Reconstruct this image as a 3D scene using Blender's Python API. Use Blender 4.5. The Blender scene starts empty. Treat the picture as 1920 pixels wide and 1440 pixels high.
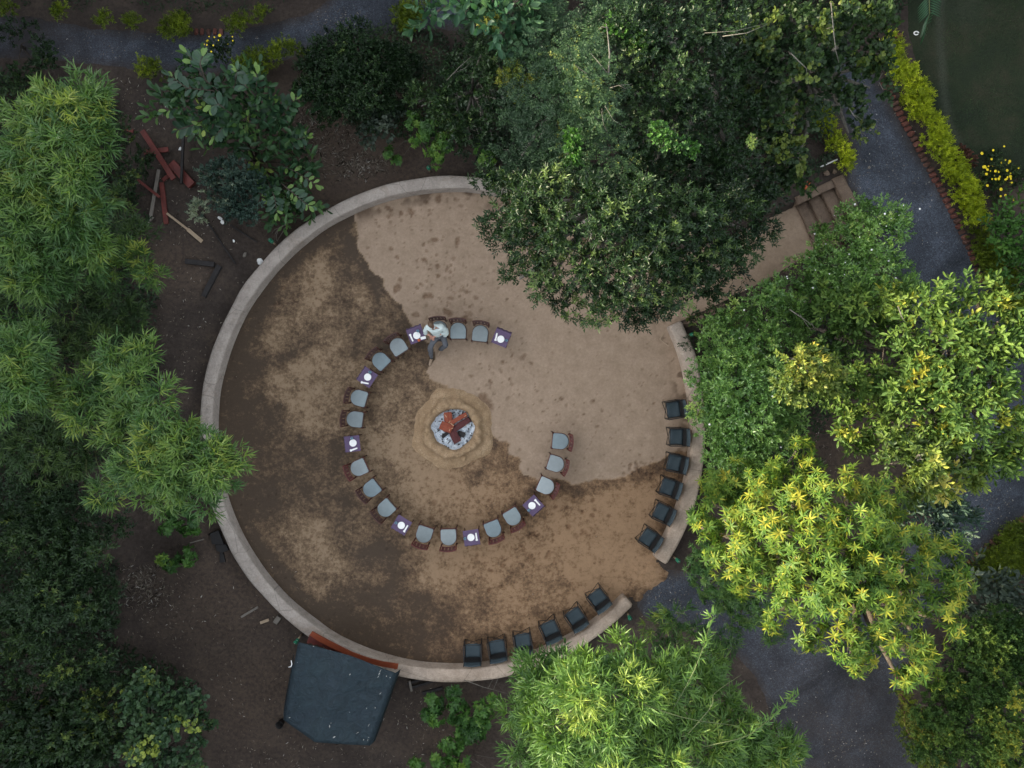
import bpy, bmesh, math, random
import numpy as np
from mathutils import Vector, Matrix
random.seed(7)
SC = bpy.context.scene
COL = SC.collection
CAMZ = 23.0
# ---------------------------------------------------------------- camera
cam_d = bpy.data.cameras.new('camera'); cam = bpy.data.objects.new('camera', cam_d); COL.objects.link(cam)
cam.location = (0, 0, CAMZ); cam.rotation_euler = (0, 0, 0)
cam_d.sensor_width = 36.0; cam_d.lens = 36.0 * CAMZ / 32.0
cam_d.clip_start = 0.1; cam_d.clip_end = 1200
SC.camera = cam
# ---------------------------------------------------------------- sky, sun, exposure
SUN_EL = math.radians(13.0); SUN_AZ = math.radians(278.0)      # low sun in the west (image left)
W = bpy.data.worlds.new('World'); SC.world = W; W.use_nodes = True
nt = W.node_tree; bg = nt.nodes['Background']
sk = nt.nodes.new('ShaderNodeTexSky'); sk.sky_type = 'NISHITA'; sk.sun_disc = False
sk.sun_elevation = SUN_EL; sk.sun_rotation = SUN_AZ; sk.air_density = 1.0; sk.dust_density = 2.0; sk.ozone_density = 1.0
hs = nt.nodes.new('ShaderNodeHueSaturation'); hs.inputs['Saturation'].default_value = 0.28      # hazy evening air
nt.links.new(sk.outputs[0], hs.inputs['Color']); nt.links.new(hs.outputs[0], bg.inputs[0]); bg.inputs[1].default_value = 0.15
sd = bpy.data.lights.new('sun', 'SUN'); sd.energy = 2.4; sd.angle = math.radians(0.6); sd.color = (1.0, 0.83, 0.56)
sun = bpy.data.objects.new('sun', sd); COL.objects.link(sun)
SDIR = Vector((math.sin(SUN_AZ) * math.cos(SUN_EL), math.cos(SUN_AZ) * math.cos(SUN_EL), math.sin(SUN_EL)))
sun.rotation_euler = SDIR.to_track_quat('Z', 'Y').to_euler(); sun.location = SDIR * 60
SC.view_settings.view_transform = 'Standard'; SC.view_settings.look = 'None'
SC.view_settings.exposure = 2.6; SC.view_settings.gamma = 1.0; SC.view_settings.use_curve_mapping = False
SC.render.engine = 'CYCLES'
SC.cycles.max_bounces = 6; SC.cycles.diffuse_bounces = 3; SC.cycles.transmission_bounces = 4; SC.cycles.glossy_bounces = 2
SC.cycles.transparent_max_bounces = 4
SC.cycles.use_denoising = True

# ---------------------------------------------------------------- numeric helpers
def sstep(a, b, x):
    t = np.clip((np.asarray(x, float) - a) / (b - a), 0, 1); return t * t * (3 - 2 * t)
def vnoise(x, y, sc, seed=0):
    x = np.asarray(x, float) * sc + 1000.3 + seed * 17.7; y = np.asarray(y, float) * sc + 1000.7 + seed * 5.3
    xi = np.floor(x).astype(np.int64); yi = np.floor(y).astype(np.int64)
    fx = x - xi; fy = y - yi; fx = fx * fx * (3 - 2 * fx); fy = fy * fy * (3 - 2 * fy)
    def h(a, b):
        n = (a * 374761393 + b * 668265263 + seed * 974711) & 0xffffffff
        n = ((n ^ (n >> 13)) * 1274126177) & 0xffffffff
        return ((n ^ (n >> 16)) & 0xffff) / 65535.0
    return (h(xi, yi) * (1 - fx) + h(xi + 1, yi) * fx) * (1 - fy) + (h(xi, yi + 1) * (1 - fx) + h(xi + 1, yi + 1) * fx) * fy
def fbm(x, y, sc, seed=0, octv=4):
    r = 0; a = 1; s = 0
    for i in range(octv):
        r = r + a * vnoise(x, y, sc * 2 ** i, seed + i); s += a; a *= .5
    return r / s
def poly_sdf(x, y, P):                     # >0 inside
    P = np.asarray(P, float); x = np.asarray(x, float); y = np.asarray(y, float)
    d = np.full(x.shape, 1e9); ins = np.zeros(x.shape, bool)
    for i in range(len(P)):
        ax, ay = P[i]; bx, by = P[(i + 1) % len(P)]
        ex, ey = bx - ax, by - ay; L = ex * ex + ey * ey + 1e-12
        t = np.clip(((x - ax) * ex + (y - ay) * ey) / L, 0, 1)
        d = np.minimum(d, np.hypot(x - ax - t * ex, y - ay - t * ey))
        c = (ay > y) != (by > y)
        with np.errstate(divide='ignore', invalid='ignore'):
            ins ^= c & (x < ex * (y - ay) / (by - ay + 1e-15) + ax)
    return np.where(ins, d, -d)
def line_dist(x, y, P):
    d = np.full(np.shape(x), 1e9)
    for (ax, ay), (bx, by) in zip(P[:-1], P[1:]):
        ex, ey = bx - ax, by - ay; L = ex * ex + ey * ey + 1e-12
        t = np.clip(((x - ax) * ex + (y - ay) * ey) / L, 0, 1)
        d = np.minimum(d, np.hypot(x - ax - t * ex, y - ay - t * ey))
    return d
# a point of the photograph, brought back to the place at a known height
def P(px, py, z=0.0):
    k = (CAMZ - z) / CAMZ / 60.0
    return Vector(((px - 960) * k, (720 - py) * k, z))
def smooth_poly(pts, n=3):
    pts = [tuple(p) for p in pts]
    for _ in range(n):
        q = []
        for i in range(len(pts)):
            a = pts[i]; b = pts[(i + 1) % len(pts)]
            q += [(a[0] * .75 + b[0] * .25, a[1] * .75 + b[1] * .25), (a[0] * .25 + b[0] * .75, a[1] * .25 + b[1] * .75)]
        pts = q
    return pts
# ---------------------------------------------------------------- terrain height
AC = (-1.815, -1.37); R_IN, R_OUT, WALL_H = 7.33, 7.755, 0.5
RAMP = [tuple(P(*p)[:2]) for p in [(1110, 560), (1160, 520), (1380, 438), (1496, 384), (1556, 356), (1600, 448), (1540, 478), (1490, 493), (1440, 524), (1330, 578), (1262, 606), (1200, 650)]]
AX = Vector((0.87, 0.49)); A0 = P(1262, 600)
def raise_z(x, y):
    s = (x - A0.x) * AX.x + (y - A0.y) * AX.y
    return 0.45 * sstep(-0.8, 3.4, s)
def low_sdf(x, y):
    d = R_IN + .12 - np.hypot(np.asarray(x) - AC[0], np.asarray(y) - AC[1])
    return np.maximum(d, poly_sdf(x, y, RAMP))
def ground_z(x, y, bumps=True):
    x = np.asarray(x, float); y = np.asarray(y, float)
    l = low_sdf(x, y)
    z = raise_z(x, y) * (1 - sstep(-.10, .02, l))
    if bumps:
        z = z + (fbm(x, y, .9, 3) - .5) * .06 * (1 - sstep(-.3, .1, l))
    return z
def gz(x, y): return float(ground_z(np.array([x]), np.array([y]))[0])
def G(px, py, dz=0.0):                      # photo pixel -> point dz above the ground
    z = 0.0
    for _ in range(4):
        p = P(px, py, z + dz); z = gz(p.x, p.y)
    return P(px, py, z + dz)
def GP(pts): return [tuple(G(*p)[:2]) for p in pts]

# ---------------------------------------------------------------- materials
class NT:
    def __init__(s, name):
        s.m = bpy.data.materials.new(name); s.m.use_nodes = True; s.t = s.m.node_tree; s.b = s.t.nodes['Principled BSDF']
        s.b.inputs['Specular IOR Level'].default_value = .3
    def n(s, typ, **kw):
        o = s.t.nodes.new('ShaderNode' + typ)
        for k, v in kw.items(): setattr(o, k, v)
        return o
    def l(s, a, b): s.t.links.new(a, b)
    def pos(s, obj=False):
        return s.n('TexCoord').outputs['Object'] if obj else s.n('NewGeometry').outputs['Position']
    def noise(s, scale, detail=6, rough=.6, vec=None, dist=0.0):
        o = s.n('TexNoise'); o.inputs['Scale'].default_value = scale; o.inputs['Detail'].default_value = detail
        o.inputs['Roughness'].default_value = rough; o.inputs['Distortion'].default_value = dist
        s.l(vec if vec is not None else s.pos(), o.inputs['Vector']); return o.outputs['Fac']
    def vor(s, scale, vec=None, feature='F1', out='Distance', rnd=1.0):
        o = s.n('TexVoronoi', feature=feature); o.inputs['Scale'].default_value = scale; o.inputs['Randomness'].default_value = rnd
        s.l(vec if vec is not None else s.pos(), o.inputs['Vector']); return o.outputs[out]
    def ramp(s, fac, stops):
        o = s.n('ValToRGB'); e = o.color_ramp.elements
        while len(e) < len(stops): e.new(.5)
        for k, (p, c) in enumerate(stops):
            e[k].position = p
            e[k].color = (c, c, c, 1) if isinstance(c, (int, float)) else (*c, 1)
        s.l(fac, o.inputs[0]); return o.outputs[0]
    def mix(s, a, b, fac, mode='MIX'):
        o = s.n('Mix', data_type='RGBA', blend_type=mode)
        for v, i in ((fac, 0), (a, 6), (b, 7)):
            if isinstance(v, (int, float)): o.inputs[i].default_value = v if i == 0 else (v, v, v, 1)
            elif isinstance(v, tuple): o.inputs[i].default_value = (*v, 1)
            else: s.l(v, o.inputs[i])
        return o.outputs[2]
    def math(s, op, a, b=0.0):
        o = s.n('Math', operation=op)
        for i, v in enumerate((a, b)):
            if isinstance(v, (int, float)): o.inputs[i].default_value = v
            else: s.l(v, o.inputs[i])
        return o.outputs[0]
    def attr(s, name, out='Fac'):
        o = s.n('Attribute'); o.attribute_name = name; return o.outputs[out]
    def bump(s, h, strength=.3, dist=.02):
        o = s.n('Bump'); o.inputs['Strength'].default_value = strength; o.inputs['Distance'].default_value = dist
        s.l(h, o.inputs['Height']); s.l(o.outputs[0], s.b.inputs['Normal'])
    def done(s, col=None, rough=.8):
        if col is not None:
            if isinstance(col, tuple): s.b.inputs['Base Color'].default_value = (*col, 1)
            else: s.l(col, s.b.inputs['Base Color'])
        if isinstance(rough, (int, float)): s.b.inputs['Roughness'].default_value = rough
        else: s.l(rough, s.b.inputs['Roughness'])
        return s.m
def simple(name, c1, c2=None, scale=20, rough=.7, bump=.15, obj=True, stretch=None, metal=0.0):
    t = NT(name); c2 = c2 or tuple(v * .7 for v in c1)
    v = t.pos(obj)
    if stretch:
        mp = t.n('Mapping'); mp.inputs['Scale'].default_value = stretch; t.l(v, mp.inputs[0]); v = mp.outputs[0]
    f = t.noise(scale, 6, .6, v)
    t.bump(f, bump, .01); t.b.inputs['Metallic'].default_value = metal
    return t.done(t.ramp(f, [(.3, c2), (.7, c1)]), rough)

# ---------------------------------------------------------------- mesh helpers
def mesh_np(name, V, F, mat, parent=None, smooth=False, attrs=None):
    V = np.asarray(V, np.float32); F = np.asarray(F, np.int32)
    me = bpy.data.meshes.new(name); k = F.shape[1]
    me.vertices.add(len(V)); me.vertices.foreach_set('co', V.ravel())
    me.loops.add(F.size); me.loops.foreach_set('vertex_index', F.ravel())
    me.polygons.add(len(F)); me.polygons.foreach_set('loop_start', np.arange(0, F.size, k, dtype=np.int32))
    me.polygons.foreach_set('loop_total', np.full(len(F), k, np.int32))
    if smooth: me.polygons.foreach_set('use_smooth', np.ones(len(F), bool))
    for an, av in (attrs or {}).items():
        a = me.attributes.new(an, 'FLOAT', 'POINT'); a.data.foreach_set('value', np.asarray(av, np.float32).ravel())
    me.update(); me.validate()
    me.materials.append(mat)
    o = bpy.data.objects.new(name, me); COL.objects.link(o); o.parent = parent
    return o
def link_bm(name, bm, mat, parent=None, smooth=False):
    me = bpy.data.meshes.new(name); bmesh.ops.recalc_face_normals(bm, faces=bm.faces[:]); bm.to_mesh(me); bm.free()
    if smooth:
        for p in me.polygons: p.use_smooth = True
    me.materials.append(mat)
    o = bpy.data.objects.new(name, me); COL.objects.link(o); o.parent = parent
    return o
def add_box(bm, c, s, M=None, bevel=0.0):
    r = bmesh.ops.create_cube(bm, size=1.0, matrix=Matrix.Translation(c) @ (M or Matrix()) @ Matrix.Diagonal((*s, 1)))
    if bevel:
        es = list({e for v in r['verts'] for e in v.link_edges})
        bmesh.ops.bevel(bm, geom=es, offset=bevel, segments=2, affect='EDGES', profile=.5)
def add_tube(bm, pts, rad, seg=8, caps=True):
    pts = [Vector(p) for p in pts]; n = len(pts)
    if not hasattr(rad, '__len__'): rad = [rad] * n
    rings = []; up = Vector((0, 0, 1)); pa = None
    for i, p in enumerate(pts):
        d = (pts[min(i + 1, n - 1)] - pts[max(i - 1, 0)]).normalized()
        if pa is None: a = d.cross(up) if abs(d.dot(up)) < .95 else d.cross(Vector((1, 0, 0)))
        else: a = pa - d * pa.dot(d)
        a.normalize(); b = d.cross(a); pa = a
        rings.append([bm.verts.new(p + (a * math.cos(t) + b * math.sin(t)) * rad[i]) for t in [2 * math.pi * k / seg for k in range(seg)]])
    for r0, r1 in zip(rings[:-1], rings[1:]):
        for k in range(seg): bm.faces.new((r0[k], r0[(k + 1) % seg], r1[(k + 1) % seg], r1[k]))
    if caps: bm.faces.new(rings[0][::-1]); bm.faces.new(rings[-1])
def add_prism(bm, poly, z0, z1, bevel=0.0):
    b = [bm.verts.new((x, y, z0)) for x, y in poly]; t = [bm.verts.new((x, y, z1)) for x, y in poly]
    fb = bm.faces.new(b[::-1]); ft = bm.faces.new(t); n = len(poly)
    for i in range(n): bm.faces.new((b[i], b[(i + 1) % n], t[(i + 1) % n], t[i]))
    if bevel: bmesh.ops.bevel(bm, geom=list(ft.edges), offset=bevel, segments=2, affect='EDGES', profile=.5)
def tube(name, pts, rad, mat, parent=None, seg=8, smooth=True):
    bm = bmesh.new(); add_tube(bm, pts, rad, seg); return link_bm(name, bm, mat, parent, smooth)
def box(name, c, s, mat, parent=None, M=None, bevel=0.0):
    bm = bmesh.new(); add_box(bm, c, s, M, bevel); return link_bm(name, bm, mat, parent)
def tag(o, label=None, cat=None, group=None, kind=None):
    if label: o['label'] = label
    if cat: o['category'] = cat
    if group: o['group'] = group
    if kind: o['kind'] = kind
    return o
def thing(name, label, cat, loc=(0, 0, 0), rz=0.0, group=None):
    o = bpy.data.objects.new(name, None); COL.objects.link(o); o.empty_display_size = .1
    o.location = loc; o.rotation_euler = (0, 0, rz)
    return tag(o, label, cat, group)
CHILD = {}
def dup(root, loc, rz, label, group=None, kids=None):
    r = root.copy(); COL.objects.link(r); r.location = loc; r.rotation_euler = (0, 0, rz); r['label'] = label
    if group: r['group'] = group
    for ch in (kids if kids is not None else KIDS(root)):
        c = ch.copy(); COL.objects.link(c); c.parent = r
        for g in KIDS(ch):
            d = g.copy(); COL.objects.link(d); d.parent = c
    return r
def KIDS(o): return [x for x in SC.objects if x.parent == o]
# ================================================================ GROUND
def axis_coords(lo, hi, step, far):
    c = list(np.arange(lo, hi + 1e-6, step)); s = step; a = c[-1]; ext = []
    while a < far: s *= 1.35; a += s; ext.append(a)
    s = step; b = c[0]; pre = []
    while b > -far: s *= 1.35; b -= s; pre.append(b)
    return np.array(pre[::-1] + c + ext)
def grid(xs, ys):
    X, Y = np.meshgrid(xs, ys); nx, ny = len(xs), len(ys)
    I = np.arange(nx * ny).reshape(ny, nx)
    F = np.stack([I[:-1, :-1], I[:-1, 1:], I[1:, 1:], I[1:, :-1]], -1).reshape(-1, 4)
    return X.ravel(), Y.ravel(), F
def compact(V, F, A):
    u, inv = np.unique(F, return_inverse=True)
    return V[u], inv.reshape(F.shape), {k: v[u] for k, v in A.items()}

t = NT('dark_soil')
f1 = t.noise(1.1, 8, .62); f2 = t.noise(9, 8, .7); f3 = t.noise(60, 4, .7)
c = t.ramp(f1, [(.3, (.034, .026, .022)), (.5, (.052, .040, .033)), (.72, (.080, .060, .046))])
c = t.mix(c, t.ramp(f2, [(.35, .55), (.65, 1.25)]), .8, 'MULTIPLY')
c = t.mix(c, (.10, .070, .05), t.math('MULTIPLY', t.attr('warm'), t.ramp(f2, [(.4, .2), (.65, .9)])))
c = t.mix(c, (.15, .13, .105), t.math('MULTIPLY', t.ramp(f3, [(.66, 0.0), (.74, 1.0)]), .5))
t.bump(t.math('ADD', f2, t.math('MULTIPLY', f3, .4)), .7, .03); M_SOIL = t.done(c, .95)

xs = axis_coords(-18.2, 18.2, .09, 260); ys = axis_coords(-13.8, 13.8, .09, 260)
X, Y, F = grid(xs, ys)
Z = ground_z(X, Y)
l = low_sdf(X, Y); Z = np.where(l > 0, Z - .05 * sstep(0, .12, l), Z)
wx, wy = G(640, 290)[:2]
warm = np.clip(1.4 - np.hypot(X - wx, Y - wy) / 3.2, 0, 1)
for (a, b, r) in ((430, 1130, 2.2), (480, 1300, 2.4), (850, 1370, 1.5), (1620, 840, 2.0), (330, 500, 1.2)):
    q = G(a, b); warm = np.maximum(warm, .8 * np.clip(1.3 - np.hypot(X - q.x, Y - q.y) / r, 0, 1))
V = np.stack([X, Y, Z], -1)
keep = (l[F].max(1) < 1.5)
V2, F2, A2 = compact(V, F[keep], {'warm': warm})
soil = tag(mesh_np('ground', V2, F2, M_SOIL, smooth=True, attrs=A2), kind='structure')

def sheet(name, mat, sdf, bbox, lift=.008, step=.075, rough_edge=.08, slope=.25, attrs=None):
    (x0, x1), (y0, y1) = bbox
    gx = xs[(xs >= x0) & (xs <= x1)]; gy = ys[(ys >= y0) & (ys <= y1)]
    x, y, f = grid(gx, gy)
    s = sdf(x, y) + (fbm(x, y, 2.2, 11, 4) - .5) * rough_edge * 2
    z = ground_z(x, y) + np.clip(s * slope, -.035, lift)
    k = s[f].max(1) > -.16
    v, f, a = compact(np.stack([x, y, z], -1), f[k], attrs(x, y) if attrs else {})
    return tag(mesh_np(name, v, f, mat, smooth=True, attrs=a), kind='structure')

# gravel paths
t = NT('grey_gravel')
v1 = t.vor(42, out='Color'); v2 = t.vor(42); n1 = t.noise(.7, 5); n2 = t.noise(14, 6, .7)
g = t.n('SeparateColor'); t.l(v1, g.inputs[0])
c = t.ramp(g.outputs[0], [(.0, (.030, .036, .048)), (.55, (.054, .064, .084)), (.96, (.080, .092, .115)), (1.0, (.15, .16, .18))])
c = t.mix(c, t.ramp(n1, [(.35, .62), (.65, 1.2)]), 1.0, 'MULTIPLY')
c = t.mix(c, (.045, .034, .027), t.math('MULTIPLY', t.attr('dirt_and_falloff'), t.ramp(n2, [(.35, .5), (.6, 1.0)])))
c = t.mix(c, t.ramp(t.noise(.45, 6, .7, dist=1.0), [(.38, .6), (.62, 1.15)]), 1.0, 'MULTIPLY')
t.bump(v2, .6, .015); M_GRAVEL = t.done(c, .8)
PATH_TL = smooth_poly(GP([(-60, 25), (60, 28), (150, 52), (300, 62), (420, 60), (520, 42), (600, 20), (640, -30), (760, -40), (880, -20), (890, 70), (860, 58), (800, 52), (700, 70), (600, 92), (480, 128), (380, 142), (250, 130), (150, 118), (60, 108), (-60, 110)]), 2)
PATH_R = smooth_poly(GP([(1530, 60), (1560, 50), (1590, 70), (1600, 90), (1650, 140), (1705, 262), (1765, 350), (1815, 440), (1862, 540), (1920, 640), (2000, 760), (2040, 900), (1915, 978), (1860, 1020), (1805, 1066), (1760, 1150), (1700, 1240), (1690, 1310), (1712, 1370), (1740, 1500), (1480, 1500), (1440, 1300), (1380, 1220), (1290, 1180), (1215, 1165), (1188, 1135), (1215, 1085), (1245, 1065), (1330, 1080), (1450, 1120), (1600, 1100), (1720, 1000), (1800, 900), (1780, 800), (1730, 640), (1660, 500), (1625, 420), (1585, 350), (1600, 270), (1560, 200), (1540, 140), (1530, 100)]), 2)
BBT = ((-18.2, 10), (7.5, 13.8)); BBR = ((3, 18.2), (-13.8, 13.8))
def dirt_and_falloff_fn(x, y):
    q = G(1560, 1390); d = np.clip(1.3 - np.hypot(x - q.x, y - q.y) / 5.0, 0, 1)
    q = G(40, 60); d = np.maximum(d, np.clip(1.3 - np.hypot(x - q.x, y - q.y) / 3.2, 0, 1))  # also darkens the gravel towards the top left corner like lens falloff
    e = sstep(.45, .0, sdf_now(x, y)); return {'dirt_and_falloff': np.clip(np.maximum(d * .55, e * .8) * (.4 + 1.2 * fbm(x, y, 1.5, 5)), 0, 1)}
sdf_now = lambda x, y: poly_sdf(x, y, PATH_TL)
sheet('gravel_path', M_GRAVEL, sdf_now, BBT, attrs=dirt_and_falloff_fn)
sdf_now = lambda x, y: poly_sdf(x, y, PATH_R)
sheet('gravel_road', M_GRAVEL, sdf_now, BBR, lift=.012, attrs=dirt_and_falloff_fn)

# lawn
t = NT('thin_lawn')
a = t.noise(1.0, 7, .65); b = t.noise(30, 5, .7)
c = t.ramp(a, [(.35, (.026, .034, .022)), (.5, (.033, .043, .024)), (.68, (.062, .054, .038))])
c = t.mix(c, t.ramp(b, [(.35, .5), (.65, 1.4)]), .8, 'MULTIPLY')
c = t.mix(c, (.10, .095, .085), t.math('MULTIPLY', t.attr('worn'), t.ramp(b, [(.4, .25), (.6, .8)])))
c = t.mix(c, (.52, .62, .50), 1.0, 'MULTIPLY')
t.bump(b, .8, .03); M_LAWN = t.done(c, .95)
LAWN = GP([(1705, 60), (1722, 160), (1745, 230), (1785, 290), (1830, 330), (1990, 340), (2200, 330), (2200, -300), (1735, -300), (1700, -60)])
WORN = GP([(1765, -40), (1762, 60), (1768, 160), (1778, 230), (1792, 262), (1806, 280)])
sheet('lawn', M_LAWN, lambda x, y: poly_sdf(x, y, LAWN), ((12, 18.2), (5, 13.8)),
      attrs=lambda x, y: {'worn': np.clip(1.25 - line_dist(x, y, WORN) / .16, 0, 1) + .5 * np.clip(1.2 - np.hypot(x - G(1815, 10).x, y - G(1815, 10).y) / .8, 0, 1)})

# arena floor -------------------------------------------------------------
DRY = smooth_poly([tuple(P(*p)[:2]) for p in [(650, 395), (669, 408), (668, 440), (673, 470), (688, 498), (712, 520), (728, 548), (748, 566), (762, 590), (770, 612), (800, 640), (818, 662), (802, 690), (806, 712), (830, 722), (850, 740), (900, 748), (922, 790), (918, 822), (962, 828), (952, 848), (974, 858), (972, 884), (998, 902), (1050, 898), (1078, 910), (1130, 900), (1180, 888), (1225, 868), (1262, 850), (1300, 846), (1500, 800), (1700, 350), (1300, 200), (800, 250)]], 1)
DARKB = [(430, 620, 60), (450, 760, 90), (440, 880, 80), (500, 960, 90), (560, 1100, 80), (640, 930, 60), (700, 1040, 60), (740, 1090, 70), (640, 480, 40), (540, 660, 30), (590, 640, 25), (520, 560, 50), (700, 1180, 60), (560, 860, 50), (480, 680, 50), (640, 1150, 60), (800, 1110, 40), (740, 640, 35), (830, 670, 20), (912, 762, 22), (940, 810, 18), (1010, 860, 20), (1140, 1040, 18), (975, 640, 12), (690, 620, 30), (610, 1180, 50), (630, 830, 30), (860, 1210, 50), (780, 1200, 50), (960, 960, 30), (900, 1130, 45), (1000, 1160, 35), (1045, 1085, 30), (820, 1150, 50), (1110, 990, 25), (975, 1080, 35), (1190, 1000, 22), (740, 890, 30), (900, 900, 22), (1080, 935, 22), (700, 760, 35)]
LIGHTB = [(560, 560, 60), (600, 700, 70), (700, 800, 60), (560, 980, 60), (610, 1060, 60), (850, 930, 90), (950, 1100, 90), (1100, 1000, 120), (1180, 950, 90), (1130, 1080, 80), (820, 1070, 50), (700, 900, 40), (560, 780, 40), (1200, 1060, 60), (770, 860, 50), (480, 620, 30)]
rs = np.random.RandomState(5)
def arena_attrs(x, y):
    px = x * 60 + 960; py = 720 - y * 60
    wob = (fbm(x, y, 3.0, 21, 5) - .5) * .55
    s = poly_sdf(x, y, DRY) + wob * .45
    dry = sstep(-.03, .05, s + (fbm(x, y, 9, 23, 3) - .5) * .10)
    rim = np.clip(1.25 - np.abs(s + .16) / .30, 0, 1) * sstep(.3, .5, fbm(x, y, .9, 77)) * (s < .05)
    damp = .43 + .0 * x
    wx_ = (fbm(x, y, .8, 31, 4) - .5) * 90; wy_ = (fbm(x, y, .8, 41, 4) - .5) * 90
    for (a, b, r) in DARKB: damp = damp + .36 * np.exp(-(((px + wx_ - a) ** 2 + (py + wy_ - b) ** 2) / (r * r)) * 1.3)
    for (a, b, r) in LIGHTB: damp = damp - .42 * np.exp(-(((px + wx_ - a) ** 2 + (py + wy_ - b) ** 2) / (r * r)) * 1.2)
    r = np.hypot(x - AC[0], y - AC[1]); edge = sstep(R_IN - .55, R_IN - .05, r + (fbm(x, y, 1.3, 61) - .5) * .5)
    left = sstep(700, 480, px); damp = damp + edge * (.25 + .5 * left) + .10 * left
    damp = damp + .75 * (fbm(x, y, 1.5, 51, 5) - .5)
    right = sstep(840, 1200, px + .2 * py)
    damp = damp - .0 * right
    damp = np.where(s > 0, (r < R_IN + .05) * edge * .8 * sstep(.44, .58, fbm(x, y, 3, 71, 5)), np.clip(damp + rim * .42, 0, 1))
    # foot-size scuffs and wet spots
    sp = np.zeros_like(x); SL = spots
    xg = x.reshape(arena_shape); yg = y.reshape(arena_shape); sg = sp.reshape(arena_shape)
    x0, y0 = xg[0, 0], yg[0, 0]; st = xg[0, 1] - xg[0, 0]
    for (cx, cy, a, b_, th, k) in SL:
        R = max(a, b_) * 2.2; i0 = max(0, int((cx - R - x0) / st)); i1 = int((cx + R - x0) / st) + 2; j0 = max(0, int((cy - R - y0) / st)); j1 = int((cy + R - y0) / st) + 2
        u = xg[j0:j1, i0:i1] - cx; v = yg[j0:j1, i0:i1] - cy
        uu = (u * math.cos(th) + v * math.sin(th)) / a; vv = (-u * math.sin(th) + v * math.cos(th)) / b_
        d = uu * uu + vv * vv + (vnoise(xg[j0:j1, i0:i1], yg[j0:j1, i0:i1], 16, 9) - .5) * 1.1
        sg[j0:j1, i0:i1] = np.maximum(sg[j0:j1, i0:i1], k * np.clip(1.6 - d, 0, 1))
    return {'dry': dry, 'damp': np.clip(damp, 0, 1), 'spot': sp, 'tan': right}
spots = []
for i in range(2200):
    a = rs.rand() * 6.283; r = 7.3 * math.sqrt(rs.rand()); cx = AC[0] + r * math.cos(a); cy = AC[1] + r * math.sin(a)
    q = vnoise(cx, cy, .5, 88)
    if rs.rand() > .25 + .75 * q: continue
    s = .014 + .040 * rs.rand() ** 2.5
    spots.append((cx, cy, s, s * (.5 + .5 * rs.rand()), rs.rand() * 3.14, .35 + .5 * rs.rand()))
for (a, b, n, sx, sy) in [(810, 500, 50, 60, 60), (870, 560, 40, 60, 40), (830, 940, 60, 60, 50), (900, 1060, 40, 60, 40), (940, 700, 25, 50, 40), (1060, 780, 20, 60, 40), (1200, 880, 30, 40, 15), (1000, 1030, 40, 70, 50), (1080, 960, 30, 60, 40), (820, 370, 20, 60, 12), (760, 400, 20, 50, 10), (550, 560, 50, 60, 60)]:
    for i in range(n):
        q = P(a + rs.randn() * sx * .6, b + rs.randn() * sy * .6); s = .028 + .055 * rs.rand() ** 1.5
        if math.hypot(q.x - AC[0], q.y - AC[1]) < 7.2: spots.append((q.x, q.y, s, s * (.5 + .5 * rs.rand()), rs.rand() * 3.14, .5 + .5 * rs.rand()))
for (a, b, s) in [(840, 586, .16), (780, 590, .12), (870, 600, .18), (815, 450, .12), (858, 452, .12), (770, 397, .13), (822, 372, .14), (728, 390, .1), (912, 758, .26), (905, 748, .22), (797, 555, .1), (745, 540, .16), (805, 555, .14)]:
    q = P(a, b); spots.append((q.x, q.y, s, s * .65, rs.rand() * 3.14, .95))
t = NT('trampled_sand')
n1 = t.noise(2.3, 9, .66); n2 = t.noise(11, 9, .68); n3 = t.noise(85, 4, .7); v = t.vor(13)
v5 = t.vor(26); nm = t.noise(2.6, 12, .74); nb = t.noise(8.5, 9, .76)
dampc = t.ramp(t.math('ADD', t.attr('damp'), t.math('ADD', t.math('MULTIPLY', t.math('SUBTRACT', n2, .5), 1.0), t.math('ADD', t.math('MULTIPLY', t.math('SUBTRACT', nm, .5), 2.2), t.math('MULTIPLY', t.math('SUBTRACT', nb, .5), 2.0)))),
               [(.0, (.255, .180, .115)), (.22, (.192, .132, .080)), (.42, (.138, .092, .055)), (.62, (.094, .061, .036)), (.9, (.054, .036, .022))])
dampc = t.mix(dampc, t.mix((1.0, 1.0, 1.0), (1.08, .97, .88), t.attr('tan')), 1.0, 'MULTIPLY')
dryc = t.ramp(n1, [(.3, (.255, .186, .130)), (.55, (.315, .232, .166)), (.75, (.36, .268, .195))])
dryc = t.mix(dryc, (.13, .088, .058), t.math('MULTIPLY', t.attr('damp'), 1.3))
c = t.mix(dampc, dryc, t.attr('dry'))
c = t.mix(c, t.ramp(n2, [(.3, .74), (.7, 1.16)]), .55, 'MULTIPLY')
c = t.mix(c, t.mix(c, (.46, .38, .32), 1.0, 'MULTIPLY'), t.math('MULTIPLY', t.attr('spot'), t.ramp(nb, [(.3, .45), (.6, 1.0)])))
c = t.mix(c, t.ramp(v5, [(.10, .55), (.22, 1.0)]), t.math('MULTIPLY', t.ramp(n1, [(.5, 0.0), (.62, 1.0)]), .8), 'MULTIPLY')
c = t.mix(c, t.ramp(n3, [(.3, .82), (.7, 1.1)]), .6, 'MULTIPLY')
t.bump(t.math('SUBTRACT', t.math('ADD', n2, t.math('MULTIPLY', n3, .3)), t.attr('spot')), .45, .02)
M_SAND = t.done(c, t.ramp(t.attr('damp'), [(0.0, .95), (1.0, .7)]))
axx = np.arange(AC[0] - R_IN - .3, 10.2, .045); ayy = np.arange(AC[1] - R_IN - .3, 6.9, .045)
x, y, f = grid(axx, ayy); arena_shape = (len(ayy), len(axx))
A = arena_attrs(x, y); lo = low_sdf(x, y)
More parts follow.
